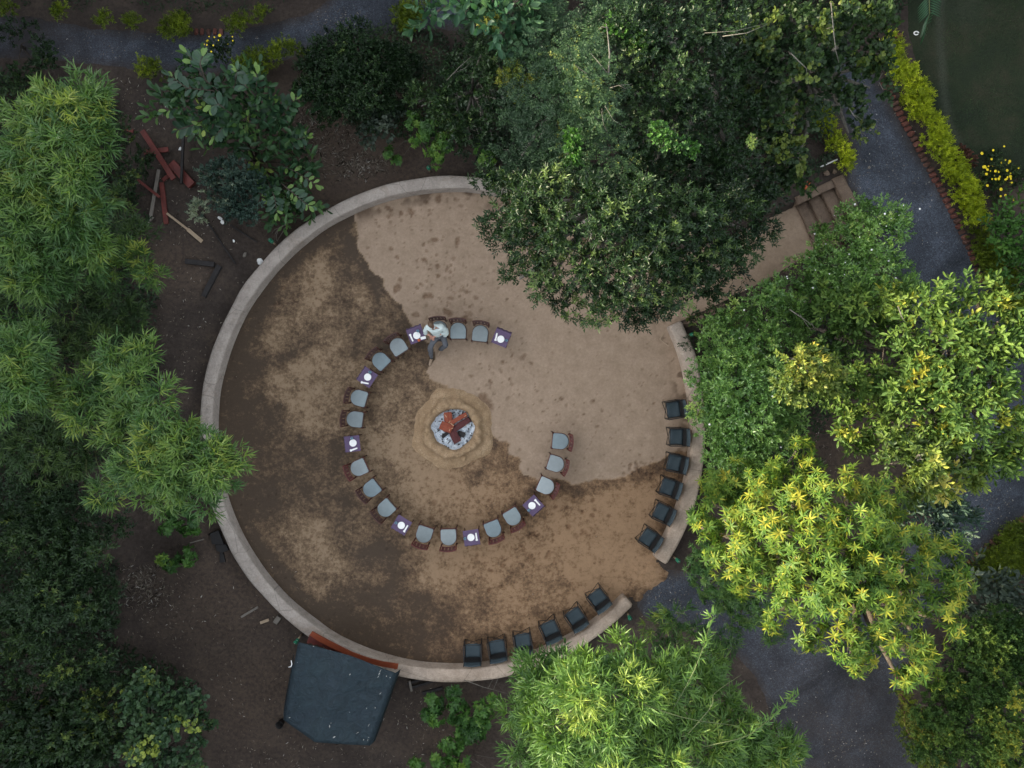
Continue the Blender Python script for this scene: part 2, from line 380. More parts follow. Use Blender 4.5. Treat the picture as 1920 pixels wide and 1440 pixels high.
lo = np.maximum(lo, poly_sdf(x, y, smooth_poly([tuple(P(*p)[:2]) for p in [(1150, 1020), (1222, 1048), (1246, 1062), (1236, 1078), (1216, 1098), (1192, 1120), (1160, 1106)]], 2)) + (fbm(x, y, 1.8, 91) - .5) * .8)
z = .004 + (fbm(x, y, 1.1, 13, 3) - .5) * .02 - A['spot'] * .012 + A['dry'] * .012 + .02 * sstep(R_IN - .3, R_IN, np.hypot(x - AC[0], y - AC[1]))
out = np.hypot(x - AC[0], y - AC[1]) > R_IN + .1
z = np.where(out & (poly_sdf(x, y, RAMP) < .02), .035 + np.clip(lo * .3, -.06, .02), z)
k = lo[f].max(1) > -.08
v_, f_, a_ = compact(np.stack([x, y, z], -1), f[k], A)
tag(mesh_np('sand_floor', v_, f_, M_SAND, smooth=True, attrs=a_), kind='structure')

# ---------------------------------------------------------------- the low ring wall
t = NT('rendered_wall')
n1 = t.noise(1.6, 7, .6); n2 = t.noise(18, 7, .7); n3 = t.vor(9)
c = t.ramp(n1, [(.3, (.305, .265, .232)), (.7, (.39, .342, .30))])
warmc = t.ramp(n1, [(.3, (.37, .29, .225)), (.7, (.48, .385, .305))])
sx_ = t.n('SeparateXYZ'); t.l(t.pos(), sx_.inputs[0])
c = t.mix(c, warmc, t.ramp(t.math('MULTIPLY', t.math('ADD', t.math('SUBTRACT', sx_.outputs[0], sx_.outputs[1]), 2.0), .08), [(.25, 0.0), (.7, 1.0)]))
c = t.mix(c, t.ramp(n2, [(.3, .72), (.62, 1.1)]), .7, 'MULTIPLY')
c = t.mix(c, t.ramp(n3, [(.05, .35), (.085, 1.0)]), t.ramp(n1, [(.45, 0.0), (.6, .8)]), 'MULTIPLY')
n4 = t.noise(.9, 8, .7, dist=.8); c = t.mix(c, (.22, .165, .12), t.math('MULTIPLY', t.ramp(n4, [(.52, 0.0), (.66, 1.0)]), .55))
n5 = t.noise(5, 8, .75); c = t.mix(c, t.ramp(n5, [(.3, .68), (.55, 1.06)]), .8, 'MULTIPLY')
ve = t.vor(.55, feature='DISTANCE_TO_EDGE'); c = t.mix(c, t.ramp(ve, [(.0, .45), (.006, 1.0)]), .8, 'MULTIPLY')
t.bump(t.math('ADD', n2, t.math('ADD', n5, t.math('MULTIPLY', n1, .6))), .7, .035); M_WALL = t.done(c, .9)
def ang(px, py): q = P(px, py, WALL_H); return math.atan2(q.y - AC[1], q.x - AC[0])
def wall_arc(a0, a1, label, end0=True, rin=R_IN, wob=1):
    n = max(8, int(abs(a1 - a0) * 7.5 / .08)); V = []; Fq = []
    for i in range(n + 1):
        a = a0 + (a1 - a0) * i / n
        w1 = (vnoise(a * 7.5, 0, 1.1, 3) - .5) * .05; w2 = (vnoise(a * 7.5, 5, 1.3, 7) - .5) * .06; hh = WALL_H + (vnoise(a * 7.5, 9, .9, 2) - .5) * .03
        # the seat is a little wider along the lower right of the ring
        wide = .10 * max(0.0, math.cos((a - math.radians(-50)) * .5)) ** 3
        b = .055 if 0 < i < n else .055
        prof = [(rin + .02 + w1 - wide * .4, -.03), (rin + .035 + w1 - wide * .4, hh - .07), (rin + .045 + w1 - wide * .4, hh - .025), (rin + .075 + w1 - wide * .4, hh - .004), (rin + .2 + w1, hh + .004), (R_OUT - .09 + w2, hh + .002), (R_OUT - .02 + w2, hh - .012), (R_OUT + w2, hh - .05), (R_OUT + .01 + w2, -.08)]
        if i in (0, n): prof = [(r + (.03 if r < (rin + R_OUT) / 2 else -.03), z - (.03 if z > .3 else 0)) for r, z in prof]
        for r, z in prof: V.append((AC[0] + r * math.cos(a), AC[1] + r * math.sin(a), z))
    m = 9
    bm = bmesh.new(); vs = [bm.verts.new(v) for v in V]
    for i in range(n):
        for j in range(m - 1): bm.faces.new((vs[i * m + j], vs[i * m + j + 1], vs[(i + 1) * m + j + 1], vs[(i + 1) * m + j]))
    bm.faces.new(vs[:m]); bm.faces.new(vs[-m:][::-1])
    o = link_bm('low_wall', bm, M_WALL, smooth=True)
    return tag(o, label, 'wall')
aA = ang(1155, 430); aB = ang(1172, 1120) ; aC = ang(1232, 1048); aD = ang(1254, 612)
wall_arc(aA, aB + (2 * math.pi if aB < 0 else 0), 'long curved plastered seat wall ringing most of the sandy circle')
wall_arc(aC, aD, 'short curved plastered wall segment behind the black chairs on the right')
# dark retaining edge beside the ramp and the stairs up to the path
t = NT('mud_plaster'); n1 = t.noise(3, 7); n2 = t.noise(25, 6, .7)
c = t.ramp(n1, [(.3, (.12, .085, .062)), (.7, (.185, .135, .098))]); c = t.mix(c, t.ramp(n2, [(.3, .65), (.65, 1.15)]), .7, 'MULTIPLY')
t.bump(t.math('ADD', n1, n2), .6, .03); M_MUD = t.done(c, .9)
st = thing('stairs', 'earth plastered steps with a raised kerb climbing from the ramp to the gravel road', 'stairs', P(1490, 388, 0.0), 0)
O = Vector((st.location.x, st.location.y, 0)); dn = Vector((-70, -32, 0)).normalized(); ul = Vector((32, -70, 0)).normalized()
Mst = Matrix((( ul.x, -dn.x, 0, 0), (ul.y, -dn.y, 0, 0), (0, 0, 1, 0), (0, 0, 0, 1)))      # local x along a step, y uphill
def stbox(name, x0, x1, y0, y1, z0, z1, bv=.02):
    bm = bmesh.new(); c_ = Mst @ Vector(((x0 + x1) / 2, (y0 + y1) / 2, (z0 + z1) / 2)); add_box(bm, c_, (x1 - x0, y1 - y0, z1 - z0), Mst, 0)
    bmesh.ops.subdivide_edges(bm, edges=bm.edges[:], cuts=5, use_grid_fill=True)
    for v in bm.verts:
        q = v.co + O; v.co += Vector(((vnoise(q.x, q.y, 3, 5) - .5) * .05, (vnoise(q.x, q.y, 3, 6) - .5) * .05, (vnoise(q.x, q.y, 2.5, 8) - .5) * .035))
    return link_bm(name, bm, M_MUD, st, True)
for i in range(3): stbox('step', .0, 1.75, .02 + .37 * i, .42 + .37 * i + (.0 if i < 2 else 0), -.05, .13 * (i + 1))
stbox('landing', -.26, 1.9, 1.16, 1.52, -.05, .56)
stbox('side_kerb', -.24, .0, -.1, 1.16, -.05, .53)
bpy.context.view_layer.update()
rp = [P(*p) for p in [(1268, 610), (1330, 581), (1440, 528), (1488, 498)]]
bm = bmesh.new(); add_tube(bm, [Vector((p.x, p.y, .02 + .1 * i)) + Vector((.06, -.1, 0)) for i, p in enumerate(rp)], [.10, .12, .13, .12], 8)
tag(link_bm('ramp_kerb', bm, M_MUD, None, True), 'low dark mud kerb along the lower side of the ramp', 'kerb')

# ---------------------------------------------------------------- litter on the ground
def scatter_litter(name, areas, n, L, Wd, mat, lift=.012, kind='stuff', seed=3, label=None):
    r = np.random.RandomState(seed); V = []; Fc = []; T = []
    for i in range(n):
        a, b, sx, sy = areas[r.randint(len(areas))]
        q = G(a + r.uniform(-sx, sx), b + r.uniform(-sy, sy)) if r.rand() < .5 else G(a + r.randn() * sx * .5, b + r.randn() * sy * .5)
        if 7.2 < math.hypot(q.x - AC[0], q.y - AC[1]) < 7.9: continue
        th = r.rand() * 6.28; l_ = L * (.4 + 1.0 * r.rand()); w = Wd * (.5 + r.rand()); c, s = math.cos(th), math.sin(th)
        z = q.z + lift; k = len(V); bow = l_ * .12 * r.randn()
        for (u, v_, dz) in ((-.5, 0, .0), (0, -.5, .012), (.5, 0, 0), (0, .5, .012)):
            xx, yy = u * l_, v_ * w + (bow if u == 0 else 0); V.append((q.x + xx * c - yy * s, q.y + xx * s + yy * c, z + dz))
        Fc += [(k, k + 1, k + 2), (k, k + 2, k + 3)]; T += [r.rand()] * 4
    o = mesh_np(name, V, Fc, mat, attrs={'tint': T}); tag(o, kind='stuff'); 
    if label: o['label'] = label
    return o
t = NT('dry_litter'); M_LITTER = t.done(t.ramp(t.attr('tint'), [(.0, (.07, .05, .035)), (.5, (.17, .14, .11)), (.88, (.28, .25, .2)), (1.0, (.5, .48, .44))]), .8)
scatter_litter('fallen_leaves', [(340, 480, 110, 130), (350, 650, 60, 150), (420, 350, 120, 80), (330, 1150, 90, 130), (290, 1110, 60, 60), (480, 1250, 120, 160), (630, 280, 80, 60), (260, 200, 60, 60), (790, 1350, 70, 70), (1560, 850, 60, 60), (600, 1420, 200, 30), (780, 140, 40, 100)], 2000, .09, .016, M_LITTER, label='pale bamboo leaves strewn over the dark soil')
scatter_litter('leaf_flecks', [(1260, 1120, 60, 40), (1330, 1170, 60, 50), (1500, 1330, 120, 90), (1600, 1400, 60, 40), (1700, 330, 60, 150), (1850, 950, 50, 60), (300, 90, 250, 30), (640, 40, 60, 30), (1620, 260, 30, 100)], 1100, .06, .018, M_LITTER, seed=9, label='pale leaf flecks strewn over the grey gravel')
scatter_litter('straw', [(620, 285, 70, 55), (575, 240, 30, 50), (680, 310, 50, 20), (270, 1100, 40, 40)], 1500, .16, .01, M_LITTER, lift=.02, seed=12, label='dry straw lying beyond the ring wall')
scatter_litter('sand_flecks', [(800, 700, 350, 330), (1000, 950, 250, 200), (560, 900, 120, 250)], 120, .035, .02, M_LITTER, lift=.03, seed=15, label='tiny pale flecks on the sand')
# ================================================================ FOLIAGE
def leaf_mat(name, stops, transl=.35, rough=.5, spec=.35):
    t = NT(name); c = t.ramp(t.attr('tint'), stops)
    n = t.noise(5, 3, .6); c = t.mix(c, t.ramp(n, [(.3, .78), (.7, 1.18)]), .6, 'MULTIPLY')
    t.done(c, rough); t.b.inputs['Specular IOR Level'].default_value = spec
    tr = t.n('BsdfTranslucent'); t.l(t.mix(c, (.85, .95, .40), 1.0, 'MULTIPLY'), tr.inputs[0])
    ms = t.n('MixShader'); ms.inputs[0].default_value = transl
    t.l(t.b.outputs[0], ms.inputs[1]); t.l(tr.outputs[0], ms.inputs[2]); t.l(ms.outputs[0], t.t.nodes['Material Output'].inputs[0])
    return t.m
ML = {
 'bamboo': leaf_mat('bamboo_leaf', [(0.0, (0.0216, 0.0583, 0.019)), (0.4, (0.0477, 0.1101, 0.0278)), (0.75, (0.0954, 0.1683, 0.0306)), (1.0, (0.197, 0.2459, 0.0389))]),
 'bamboo2': leaf_mat('bamboo_leaf_light', [(0.0, (0.0304, 0.0761, 0.0202)), (0.4, (0.0633, 0.1358, 0.0281)), (0.75, (0.1139, 0.2054, 0.0337)), (1.0, (0.2215, 0.2848, 0.0477))]),
 'bamboo_shade': leaf_mat('bamboo_leaf_shaded', [(0.0, (0.018, 0.0405, 0.014)), (0.5, (0.035, 0.072, 0.021)), (1.0, (0.07, 0.117, 0.0245))]),  # darkened copy of the bamboo leaf, shade put into its colour
 'dark': leaf_mat('small_dark_leaf', [(0.0, (0.0121, 0.0257, 0.0115)), (0.5, (0.0242, 0.0513, 0.0202)), (0.88, (0.0444, 0.0812, 0.0252)), (1.0, (0.1292, 0.171, 0.036))]),
 'dense': leaf_mat('glossy_dark_leaf', [(0.0, (0.0096, 0.0239, 0.0104)), (0.5, (0.0226, 0.0507, 0.0185)), (0.85, (0.0567, 0.1021, 0.0349)), (1.0, (0.1551, 0.2182, 0.0697))], rough=.4),
 'feather': leaf_mat('feathery_leaf', [(0.0, (0.0131, 0.0327, 0.015)), (0.5, (0.0291, 0.0671, 0.0255)), (0.88, (0.0612, 0.1204, 0.0375)), (1.0, (0.2142, 0.2408, 0.045))]),
 'jasmine': leaf_mat('jasmine_leaf', [(0.0, (0.0655, 0.153, 0.0449)), (0.5, (0.1602, 0.306, 0.0796)), (0.85, (0.2912, 0.4718, 0.1217)), (1.0, (0.495, 0.6375, 0.1872))], rough=.3, spec=.7),
 'pale': leaf_mat('pale_leaf', [(0.0, (0.0265, 0.0604, 0.0172)), (0.45, (0.0627, 0.1192, 0.0278)), (0.8, (0.1255, 0.1888, 0.0383)), (1.0, (0.2927, 0.2854, 0.0396))], spec=.15),
 'gold': leaf_mat('golden_and_sunlit_leaf', [(0.0, (0.0425, 0.0808, 0.0198)), (0.5, (0.1275, 0.1805, 0.033)), (0.8, (0.289, 0.285, 0.055)), (1.0, (0.51, 0.437, 0.088))]),  # yellow leaf colour, on several crowns painted in place of sunlight
 'whorl': leaf_mat('whorl_leaf', [(0.0, (0.0224, 0.0597, 0.0129)), (0.4, (0.0561, 0.116, 0.0192)), (0.7, (0.12, 0.1782, 0.0244)), (1.0, (0.288, 0.2734, 0.0321))], spec=.15),
 'whorl_d': leaf_mat('whorl_leaf_dark', [(.0, (.022, .06, .02)), (.5, (.05, .12, .03)), (1.0, (.12, .2, .04))]),
 'hedge': leaf_mat('golden_hedge_leaf', [(0.0, (0.1397, 0.2019, 0.0108)), (0.5, (0.3292, 0.4156, 0.0173)), (1.0, (0.5786, 0.6412, 0.0324))]),
 'hedge_o': leaf_mat('olive_hedge_leaf', [(0.0, (0.052, 0.0845, 0.0096)), (0.5, (0.1337, 0.1943, 0.0144)), (1.0, (0.297, 0.3718, 0.024))]),
 'blue': leaf_mat('bluish_leaf', [(.0, (.025, .050, .042)), (.5, (.05, .095, .075)), (.9, (.10, .15, .11)), (1.0, (.35, .4, .28))]),
 'big': leaf_mat('broad_leaf', [(.0, (.022, .058, .028)), (.5, (.05, .11, .045)), (.85, (.10, .19, .05)), (1.0, (.36, .45, .11))], rough=.4),
 'round': leaf_mat('round_leaf', [(0.0, (0.0198, 0.045, 0.024)), (0.5, (0.045, 0.09, 0.044)), (0.9, (0.09, 0.153, 0.064)), (1.0, (0.315, 0.378, 0.08))]),
 'grey': leaf_mat('grey_leaf', [(.0, (.035, .055, .040)), (.5, (.07, .10, .075)), (1.0, (.17, .21, .16))]),
 'bright': leaf_mat('bright_leaf', [(.0, (.03, .085, .02)), (.5, (.07, .17, .03)), (1.0, (.2, .32, .05))]),
 'teal': leaf_mat('teal_leaf', [(0.0, (0.0213, 0.0553, 0.0315)), (0.5, (0.0425, 0.1105, 0.056)), (1.0, (0.102, 0.187, 0.077))]),
}
M_BARK = simple('bark', (.085, .07, .055), (.04, .032, .026), 14, .9, .4)
M_PALE_BARK = simple('pale_bark', (.15, .14, .12), (.07, .065, .055), 12, .85, .3)
M_CULM = simple('bamboo_culm', (.10, .12, .04), (.05, .065, .03), 10, .6, .1)
t = NT('white_petal'); M_PETAL = t.done((.75, .75, .72), .6)
t = NT('yellow_petal'); M_YELLOW = t.done((.72, .56, .02), .6)

# leaf outlines: vertices (along, across, up) and triangles
LSH = {
 'dia': (np.array([(0, 0, 0), (.42, -.5, .10), (1, 0, -.10), (.42, .5, .10)]), np.array([(0, 1, 2), (0, 2, 3)])),
 'lance': (np.array([(0, 0, 0), (.3, -.5, .05), (.3, .5, .05), (.72, -.32, .0), (.72, .32, .0), (1, 0, -.14)]), np.array([(0, 1, 2), (1, 3, 4), (1, 4, 2), (3, 5, 4)])),
 'oval': (np.array([(0, 0, 0), (.25, -.38, .06), (.25, .38, .06), (.68, -.5, .03), (.68, .5, .03), (1, 0, -.08), (.5, 0, -.05)]), np.array([(0, 1, 6), (0, 6, 2), (1, 3, 6), (2, 6, 4), (3, 5, 6), (4, 6, 5)])),
 'round': (np.array([(0, 0, 0), (.2, -.42, .04), (.2, .42, .04), (.7, -.46, .04), (.7, .46, .04), (1, 0, 0)]), np.array([(0, 1, 2), (1, 3, 4), (1, 4, 2), (3, 5, 4)])),
}
def unit(v): return v / (np.linalg.norm(v, axis=-1, keepdims=True) + 1e-9)
def make_leaves(o, d, n, L, Wd, shape, tint):
    LV, LF = LSH[shape]; N = len(o); d = unit(d); s = unit(np.cross(d, n)); u = np.cross(s, d)
    V = o[:, None] + d[:, None] * (LV[None, :, 0:1] * L[:, None, None]) + s[:, None] * (LV[None, :, 1:2] * Wd[:, None, None]) + u[:, None] * (LV[None, :, 2:3] * L[:, None, None])
    m = len(LV); F = (LF[None] + (np.arange(N) * m)[:, None, None]).reshape(-1, 3)
    return V.reshape(-1, 3), F, np.repeat(tint, m)
def join(parts):
    V = []; F = []; T = []; k = 0
    for v, f, t_ in parts: V.append(v); F.append(f + k); T.append(t_); k += len(v)
    return np.concatenate(V), np.concatenate(F), np.concatenate(T)
# style: leaf shape, leaf length, width, leaves per spray, sprays per tuft, tuft radius, tufts per m2, arrangement
ST = {
 'bamboo': dict(sh='lance', L=.27, W=.031, m=8, ns=14, tr=.29, td=10.5, arr='fan'),
 'bamboo_s': dict(sh='lance', L=.22, W=.030, m=7, ns=12, tr=.27, td=10.0, arr='fan'),
 'whorl': dict(sh='lance', L=.22, W=.042, m=9, ns=8, tr=.26, td=14, arr='whorl'),
 'jasmine': dict(sh='dia', L=.115, W=.052, m=7, ns=16, tr=.22, td=17.0, arr='twig'),
 'pale': dict(sh='oval', L=.19, W=.062, m=9, ns=9, tr=.27, td=10.0, arr='twig'),
 'dense': dict(sh='dia', L=.125, W=.043, m=9, ns=17, tr=.27, td=14.0, arr='twig'),
 'small': dict(sh='dia', L=.095, W=.050, m=8, ns=17, tr=.26, td=13.0, arr='twig'),
 'feather': dict(sh='dia', L=.075, W=.036, m=14, ns=12, tr=.28, td=13.0, arr='pinnate'),
 'round': dict(sh='round', L=.115, W=.105, m=5, ns=12, tr=.25, td=13.0, arr='twig'),
 'hedge': dict(sh='dia', L=.085, W=.027, m=9, ns=10, tr=.16, td=40.0, arr='twig'),
 'broad': dict(sh='oval', L=.30, W=.12, m=5, ns=5, tr=.24, td=9.0, arr='twig'),
 'tiny': dict(sh='dia', L=.07, W=.035, m=8, ns=18, tr=.18, td=22.0, arr='twig'),
 'lobed': dict(sh='lance', L=.15, W=.065, m=7, ns=8, tr=.16, td=22.0, arr='whorl'),
}
def crown_geo(blobs, style, seed, dens=1.0, flat=.8, tint0=.42, tintv=.16, scale=1.0, inner=.35):
    s = ST[style]; arrb = style.startswith('bamboo') or style == 'whorl'; r = np.random.RandomState(seed); O = []; D = []; Nn = []; Ls = []; Ws = []; Ts = []; tufts = []
    for bl in blobs:
        px, py, rp, z = bl[:4]; g = bl[4] if len(bl) > 4 else 0.0  # g yellows a blob's leaves, on some crowns to imitate low sun
        k = (CAMZ - z) / CAMZ / 60; R = rp * k; c = P(px, py, z); R0 = R; R = max(R * .66, R - (.19 if style.startswith('bamboo') else .12) * scale * (s['L'] + s['tr']) / .5); z = z + (r.rand() - .5) * .8 * min(1.5, R0); fz = flat * R0
        C = np.array([c.x, c.y, z - fz])
        nt_ = max(3, int(s['td'] * dens * 3.1416 * (.5 * R0 + .5 * R) ** 2))
        th = r.rand(nt_) * 6.283; cz = r.uniform(-.15, 1, nt_); sn = np.sqrt(1 - cz ** 2)
        B = np.stack([np.cos(th) * sn, np.sin(th) * sn, cz], -1)
        rr = np.where(r.rand(nt_) < inner, r.uniform(.35, .8, nt_), r.uniform(.8, 1.08, nt_))
        tc = C + B * rr[:, None] * np.array([R, R, fz]); tc[:, 2] = np.maximum(tc[:, 2], .12 + raise_z(tc[:, 0], tc[:, 1]))
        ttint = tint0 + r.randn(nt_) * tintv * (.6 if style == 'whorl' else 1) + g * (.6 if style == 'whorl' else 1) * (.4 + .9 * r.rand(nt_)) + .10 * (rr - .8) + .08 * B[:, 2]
        tufts += [(tc[i], C) for i in range(nt_)]
        ns = s['ns']; K = nt_ * ns
        tn = np.repeat(unit(B + np.array([0, 0, .35])), ns, 0); tcr = np.repeat(tc, ns, 0); tt = np.repeat(ttint, ns)
        q = unit(r.randn(K, 3)); q[:, 2] = np.abs(q[:, 2]) * .8 - .1; q = unit(q)
        so = tcr + q * (s['tr'] * scale * r.uniform(.25, 1.1, K) ** .7)[:, None]
        ax = unit(.55 * q + .55 * tn + .25 * r.randn(K, 3))
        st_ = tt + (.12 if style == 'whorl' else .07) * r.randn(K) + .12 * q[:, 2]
        m = s['m']; ref = np.cross(ax, np.where(np.abs(ax[:, 2:3]) < .9, np.array([[0, 0, 1.]]), np.array([[1., 0, 0]]))); e1 = unit(ref); e2 = np.cross(ax, e1)
        A = s['arr']; Lm = s['L'] * scale; ph0 = r.rand(K) * 6.283
        for j in range(m):
            if A == 'whorl':
                ph = ph0 + j * 6.283 / m + r.randn(K) * .15; el = r.uniform(.05, .55, K)
                d = (e1 * np.cos(ph)[:, None] + e2 * np.sin(ph)[:, None]) * np.cos(el)[:, None] + ax * np.sin(el)[:, None]
                o = so + ax * (r.rand(K) * .03)[:, None]; up = ax
            elif A == 'fan':
                ph = ph0 + j * 2.4; sp = r.uniform(.25, 1.15, K)
                a2 = unit(ax * np.array([1, 1, .45]) + np.array([0, 0, .12]))
                d = a2 * np.cos(sp)[:, None] + (e1 * np.cos(ph)[:, None] + e2 * np.sin(ph)[:, None]) * np.sin(sp)[:, None]
                d[:, 2] -= .12; o = so + a2 * ((j / m) * Lm * .6); up = np.array([0, 0, 1.]) + .5 * r.randn(K, 3)
            elif A == 'twig':
                tw = unit(ax + np.array([0, 0, .1])); ph = ph0 + j * 2.4; sp = r.uniform(.6, 1.2, K) if j < m - 1 else np.full(K, .1)
                d = tw * np.cos(sp)[:, None] + (e1 * np.cos(ph)[:, None] + e2 * np.sin(ph)[:, None]) * np.sin(sp)[:, None]
                o = so + tw * ((j / m) * Lm * 1.5); up = tn + .45 * r.randn(K, 3)
            else:   # pinnate
                tw = unit(ax * np.array([1, 1, .4])); sd_ = 1 if j % 2 else -1; side = unit(np.cross(tw, np.array([0, 0, 1.]) + .3 * r.randn(K, 3)))
                d = tw * .45 + side * sd_; o = so + tw * ((j // 2) / (m / 2) * Lm * 4.2) - np.array([0, 0, 1]) * ((j / m) ** 2 * .05); up = np.array([0, 0, 1.]) + .25 * r.randn(K, 3)
            O.append(o); D.append(d); Nn.append(up); Ls.append(Lm * r.uniform(.65, 1.15, K)); Ws.append(s['W'] * scale * r.uniform(.75, 1.2, K)); Ts.append(st_ + (.13 if style == 'whorl' else .07) * r.randn(K))
    O = np.concatenate(O); o_ = np.concatenate(Nn); 
    return make_leaves(O, np.concatenate(D), unit(o_), np.concatenate(Ls), np.concatenate(Ws), s['sh'], np.clip(np.concatenate(Ts), 0, 1)), tufts
NLEAF = [0]
def plant(name, label, cat, base, blobs, style, mat, seed, group=None, trunk=.10, bark=None, dens=1.0, stems=1, twigs=14, flowers=None, extra=None, trunk_name='trunk', limb_name='limb', **kw):
    bx, by = base; b = G(bx, by)
    root = thing(name, label, cat, b, 0, group); bark = bark or M_BARK; off = np.array([b.x, b.y, b.z]); r = random.Random(seed)
    (V, F, T), tufts = crown_geo(blobs, style, seed, dens, **kw)
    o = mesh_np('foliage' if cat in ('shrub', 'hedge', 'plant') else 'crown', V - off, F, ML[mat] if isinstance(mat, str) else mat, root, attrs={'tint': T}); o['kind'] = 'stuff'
    NLEAF[0] += len(F)
    cs = []
    for bl in blobs:
        c = P(bl[0], bl[1], bl[3]); k = (CAMZ - bl[3]) / CAMZ / 60; cs.append(Vector((c.x, c.y, bl[3] - min(.35 + .8 * bl[2] * k, bl[3] * .4))) - b)
    H = max(bl[3] for bl in blobs)
    if trunk > 0:
        if stems == 1:
            m = sum(cs, Vector()) / len(cs); top = Vector((m.x * .35, m.y * .35, max(.25, H * .42)))
            tube(trunk_name, [(0, 0, -.1), (top.x * .3 + .03, top.y * .3, top.z * .45), top], [trunk * 1.3, trunk, trunk * .75], bark, root, 9)
            for c in cs:
                mid = top.lerp(c, .5) + Vector((r.uniform(-.2, .2), r.uniform(-.2, .2), r.uniform(.0, .3)))
                tube(limb_name, [top, mid, c], [trunk * .6, trunk * .4, trunk * .2], bark, root, 6)
        else:
            for i in range(stems):
                c = cs[i % len(cs)]; a = r.random() * 6.28; s0 = Vector((.25 * math.cos(a), .25 * math.sin(a), -.05)); e = c + Vector((r.uniform(-.3, .3), r.uniform(-.3, .3), .1))
                m1 = s0.lerp(e, .35); m1.z = max(m1.z, e.z * .62); m2 = s0.lerp(e, .75); m2.z = max(m2.z, e.z * .98)
                tube(limb_name, [s0, m1, m2, e], [trunk, trunk * .85, trunk * .5, trunk * .2], bark, root, 6)
    if twigs and tufts:
        bm = bmesh.new()
        for i in range(twigs * max(1, len(blobs) // 2)):
            tc, C = tufts[r.randrange(len(tufts))]; a = Vector((C - off).tolist()).lerp(Vector((tc - off).tolist()), .15); e = Vector((tc - off).tolist()); mm = a.lerp(e, .55) + Vector((r.uniform(-.12, .12), r.uniform(-.12, .12), r.uniform(0, .15)))
            add_tube(bm, [a, mm, e, e + (e - mm).normalized() * r.uniform(.0, .2)], [.014, .010, .006, .003], 4, False)
        tw = link_bm('twigs', bm, bark, root); tw['kind'] = 'stuff'
    FO = o
    if flowers:
        n, mt, sz = flowers; rr = np.random.RandomState(seed + 5); idx = rr.randint(0, len(tufts), n); V = []; F = []
        for i in idx:
            c = tufts[i][0] - off + rr.randn(3) * np.array([.22, .22, .05]) + np.array([0, 0, .24 * (1 if flowers[2] < .06 else .6)])
            k = len(V); sz = flowers[2] * rr.uniform(.5, 1.15); V.append(tuple(c + np.array([0, 0, .006])))
            for j in range(6): V.append((c[0] + sz * math.cos(j * 1.047), c[1] + sz * math.sin(j * 1.047), c[2] - .012 + rr.rand() * .01))
            F += [(k, k + 1 + j, k + 1 + (j + 1) % 6) for j in range(6)]
        fo = mesh_np('blossoms', V, F, mt, FO); fo['kind'] = 'stuff'
    return root

BT = 'clumps of tall bamboo'
# --- bamboo on the left
plant('bamboo', 'broad bright green bamboo clump with yellowish tips, arching over the red timber pile', 'bamboo', (60, 330),
      [(95, 180, 62, 7.3, .16), (55, 225, 50, 7.1, .12), (160, 185, 52, 6.9, .05), (175, 255, 42, 6.8), (110, 255, 55, 7.0, .12), (40, 290, 55, 6.9), (150, 330, 48, 6.7), (60, 350, 62, 6.6), (115, 405, 66, 6.4), (35, 430, 62, 6.2), (150, 445, 40, 5.9), (60, 505, 66, 5.8), (130, 500, 40, 5.4), (10, 370, 50, 6.3), (175, 385, 30, 6.2)],
      'bamboo', 'bamboo', 11, BT, .018, M_CULM, 1.15, stems=18, twigs=6, limb_name='culm')
plant('bamboo', 'small drooping bamboo shoot reaching over bare soil left of the ring wall', 'bamboo', (205, 470),
      [(262, 487, 26, 4.6), (290, 512, 22, 4.5, .15), (235, 470, 28, 4.4), (205, 500, 35, 4.2)], 'bamboo_s', 'bamboo', 12, BT, .02, M_CULM, .9, stems=5, twigs=5, limb_name='culm')
plant('bamboo', 'green bamboo clump cut by the left edge of the photo at mid height', 'bamboo', (-10, 720),
      [(25, 655, 48, 6.6), (-10, 690, 60, 6.6, .05), (40, 715, 40, 6.4), (5, 735, 55, 6.4, .05), (60, 745, 28, 5.9), (20, 600, 28, 5.3, -.15), (55, 640, 30, 6.0)],
      'bamboo', 'bamboo', 13, BT, .018, M_CULM, 1.15, stems=9, twigs=6, limb_name='culm')
plant('bamboo', 'bright bamboo clump spilling across the top of the curved wall on the left', 'bamboo', (230, 800),
      [(215, 680, 34, 6.2, -.05), (252, 705, 32, 6.3, .14), (265, 668, 28, 6.1), (190, 700, 34, 5.8, -.1), (140, 735, 38, 5.9), (150, 775, 40, 6.0, .06), (205, 745, 32, 5.7, -.1), (235, 780, 40, 6.3, .12), (295, 740, 30, 6.3, .15), (315, 790, 32, 6.4, .12), (270, 820, 50, 6.6, .12), (340, 835, 46, 6.6, .1), (205, 830, 32, 6.0, .08), (250, 870, 52, 6.4, .06), (310, 885, 52, 6.5, .08), (375, 862, 44, 6.5, .02), (420, 868, 32, 6.4, -.02), (400, 905, 42, 6.2, -.04), (345, 928, 34, 6.0), (215, 905, 34, 5.8), (190, 925, 22, 5.5), (282, 928, 34, 5.8), (385, 938, 20, 5.8)],
      'bamboo', 'bamboo', 14, BT, .018, M_CULM, 1.1, stems=22, twigs=6, limb_name='culm')
plant('bamboo', 'low dark bamboo growth in deep shade between the bright clumps on the left', 'bamboo', (130, 640),
      [(110, 580, 60, 3.6), (180, 560, 55, 3.6), (215, 600, 45, 3.2), (150, 640, 55, 3.8), (95, 660, 45, 3.8), (90, 790, 55, 4.2), (60, 850, 60, 4.3), (120, 870, 45, 4.0), (160, 860, 35, 3.8), (20, 820, 55, 4.3), (240, 450, 40, 3.2), (255, 640, 30, 2.6), (215, 380, 28, 3.0), (20, 560, 40, 4.0)],
      'bamboo_s', 'bamboo_shade', 15, BT, .025, M_CULM, .85, stems=14, twigs=6, limb_name='culm')
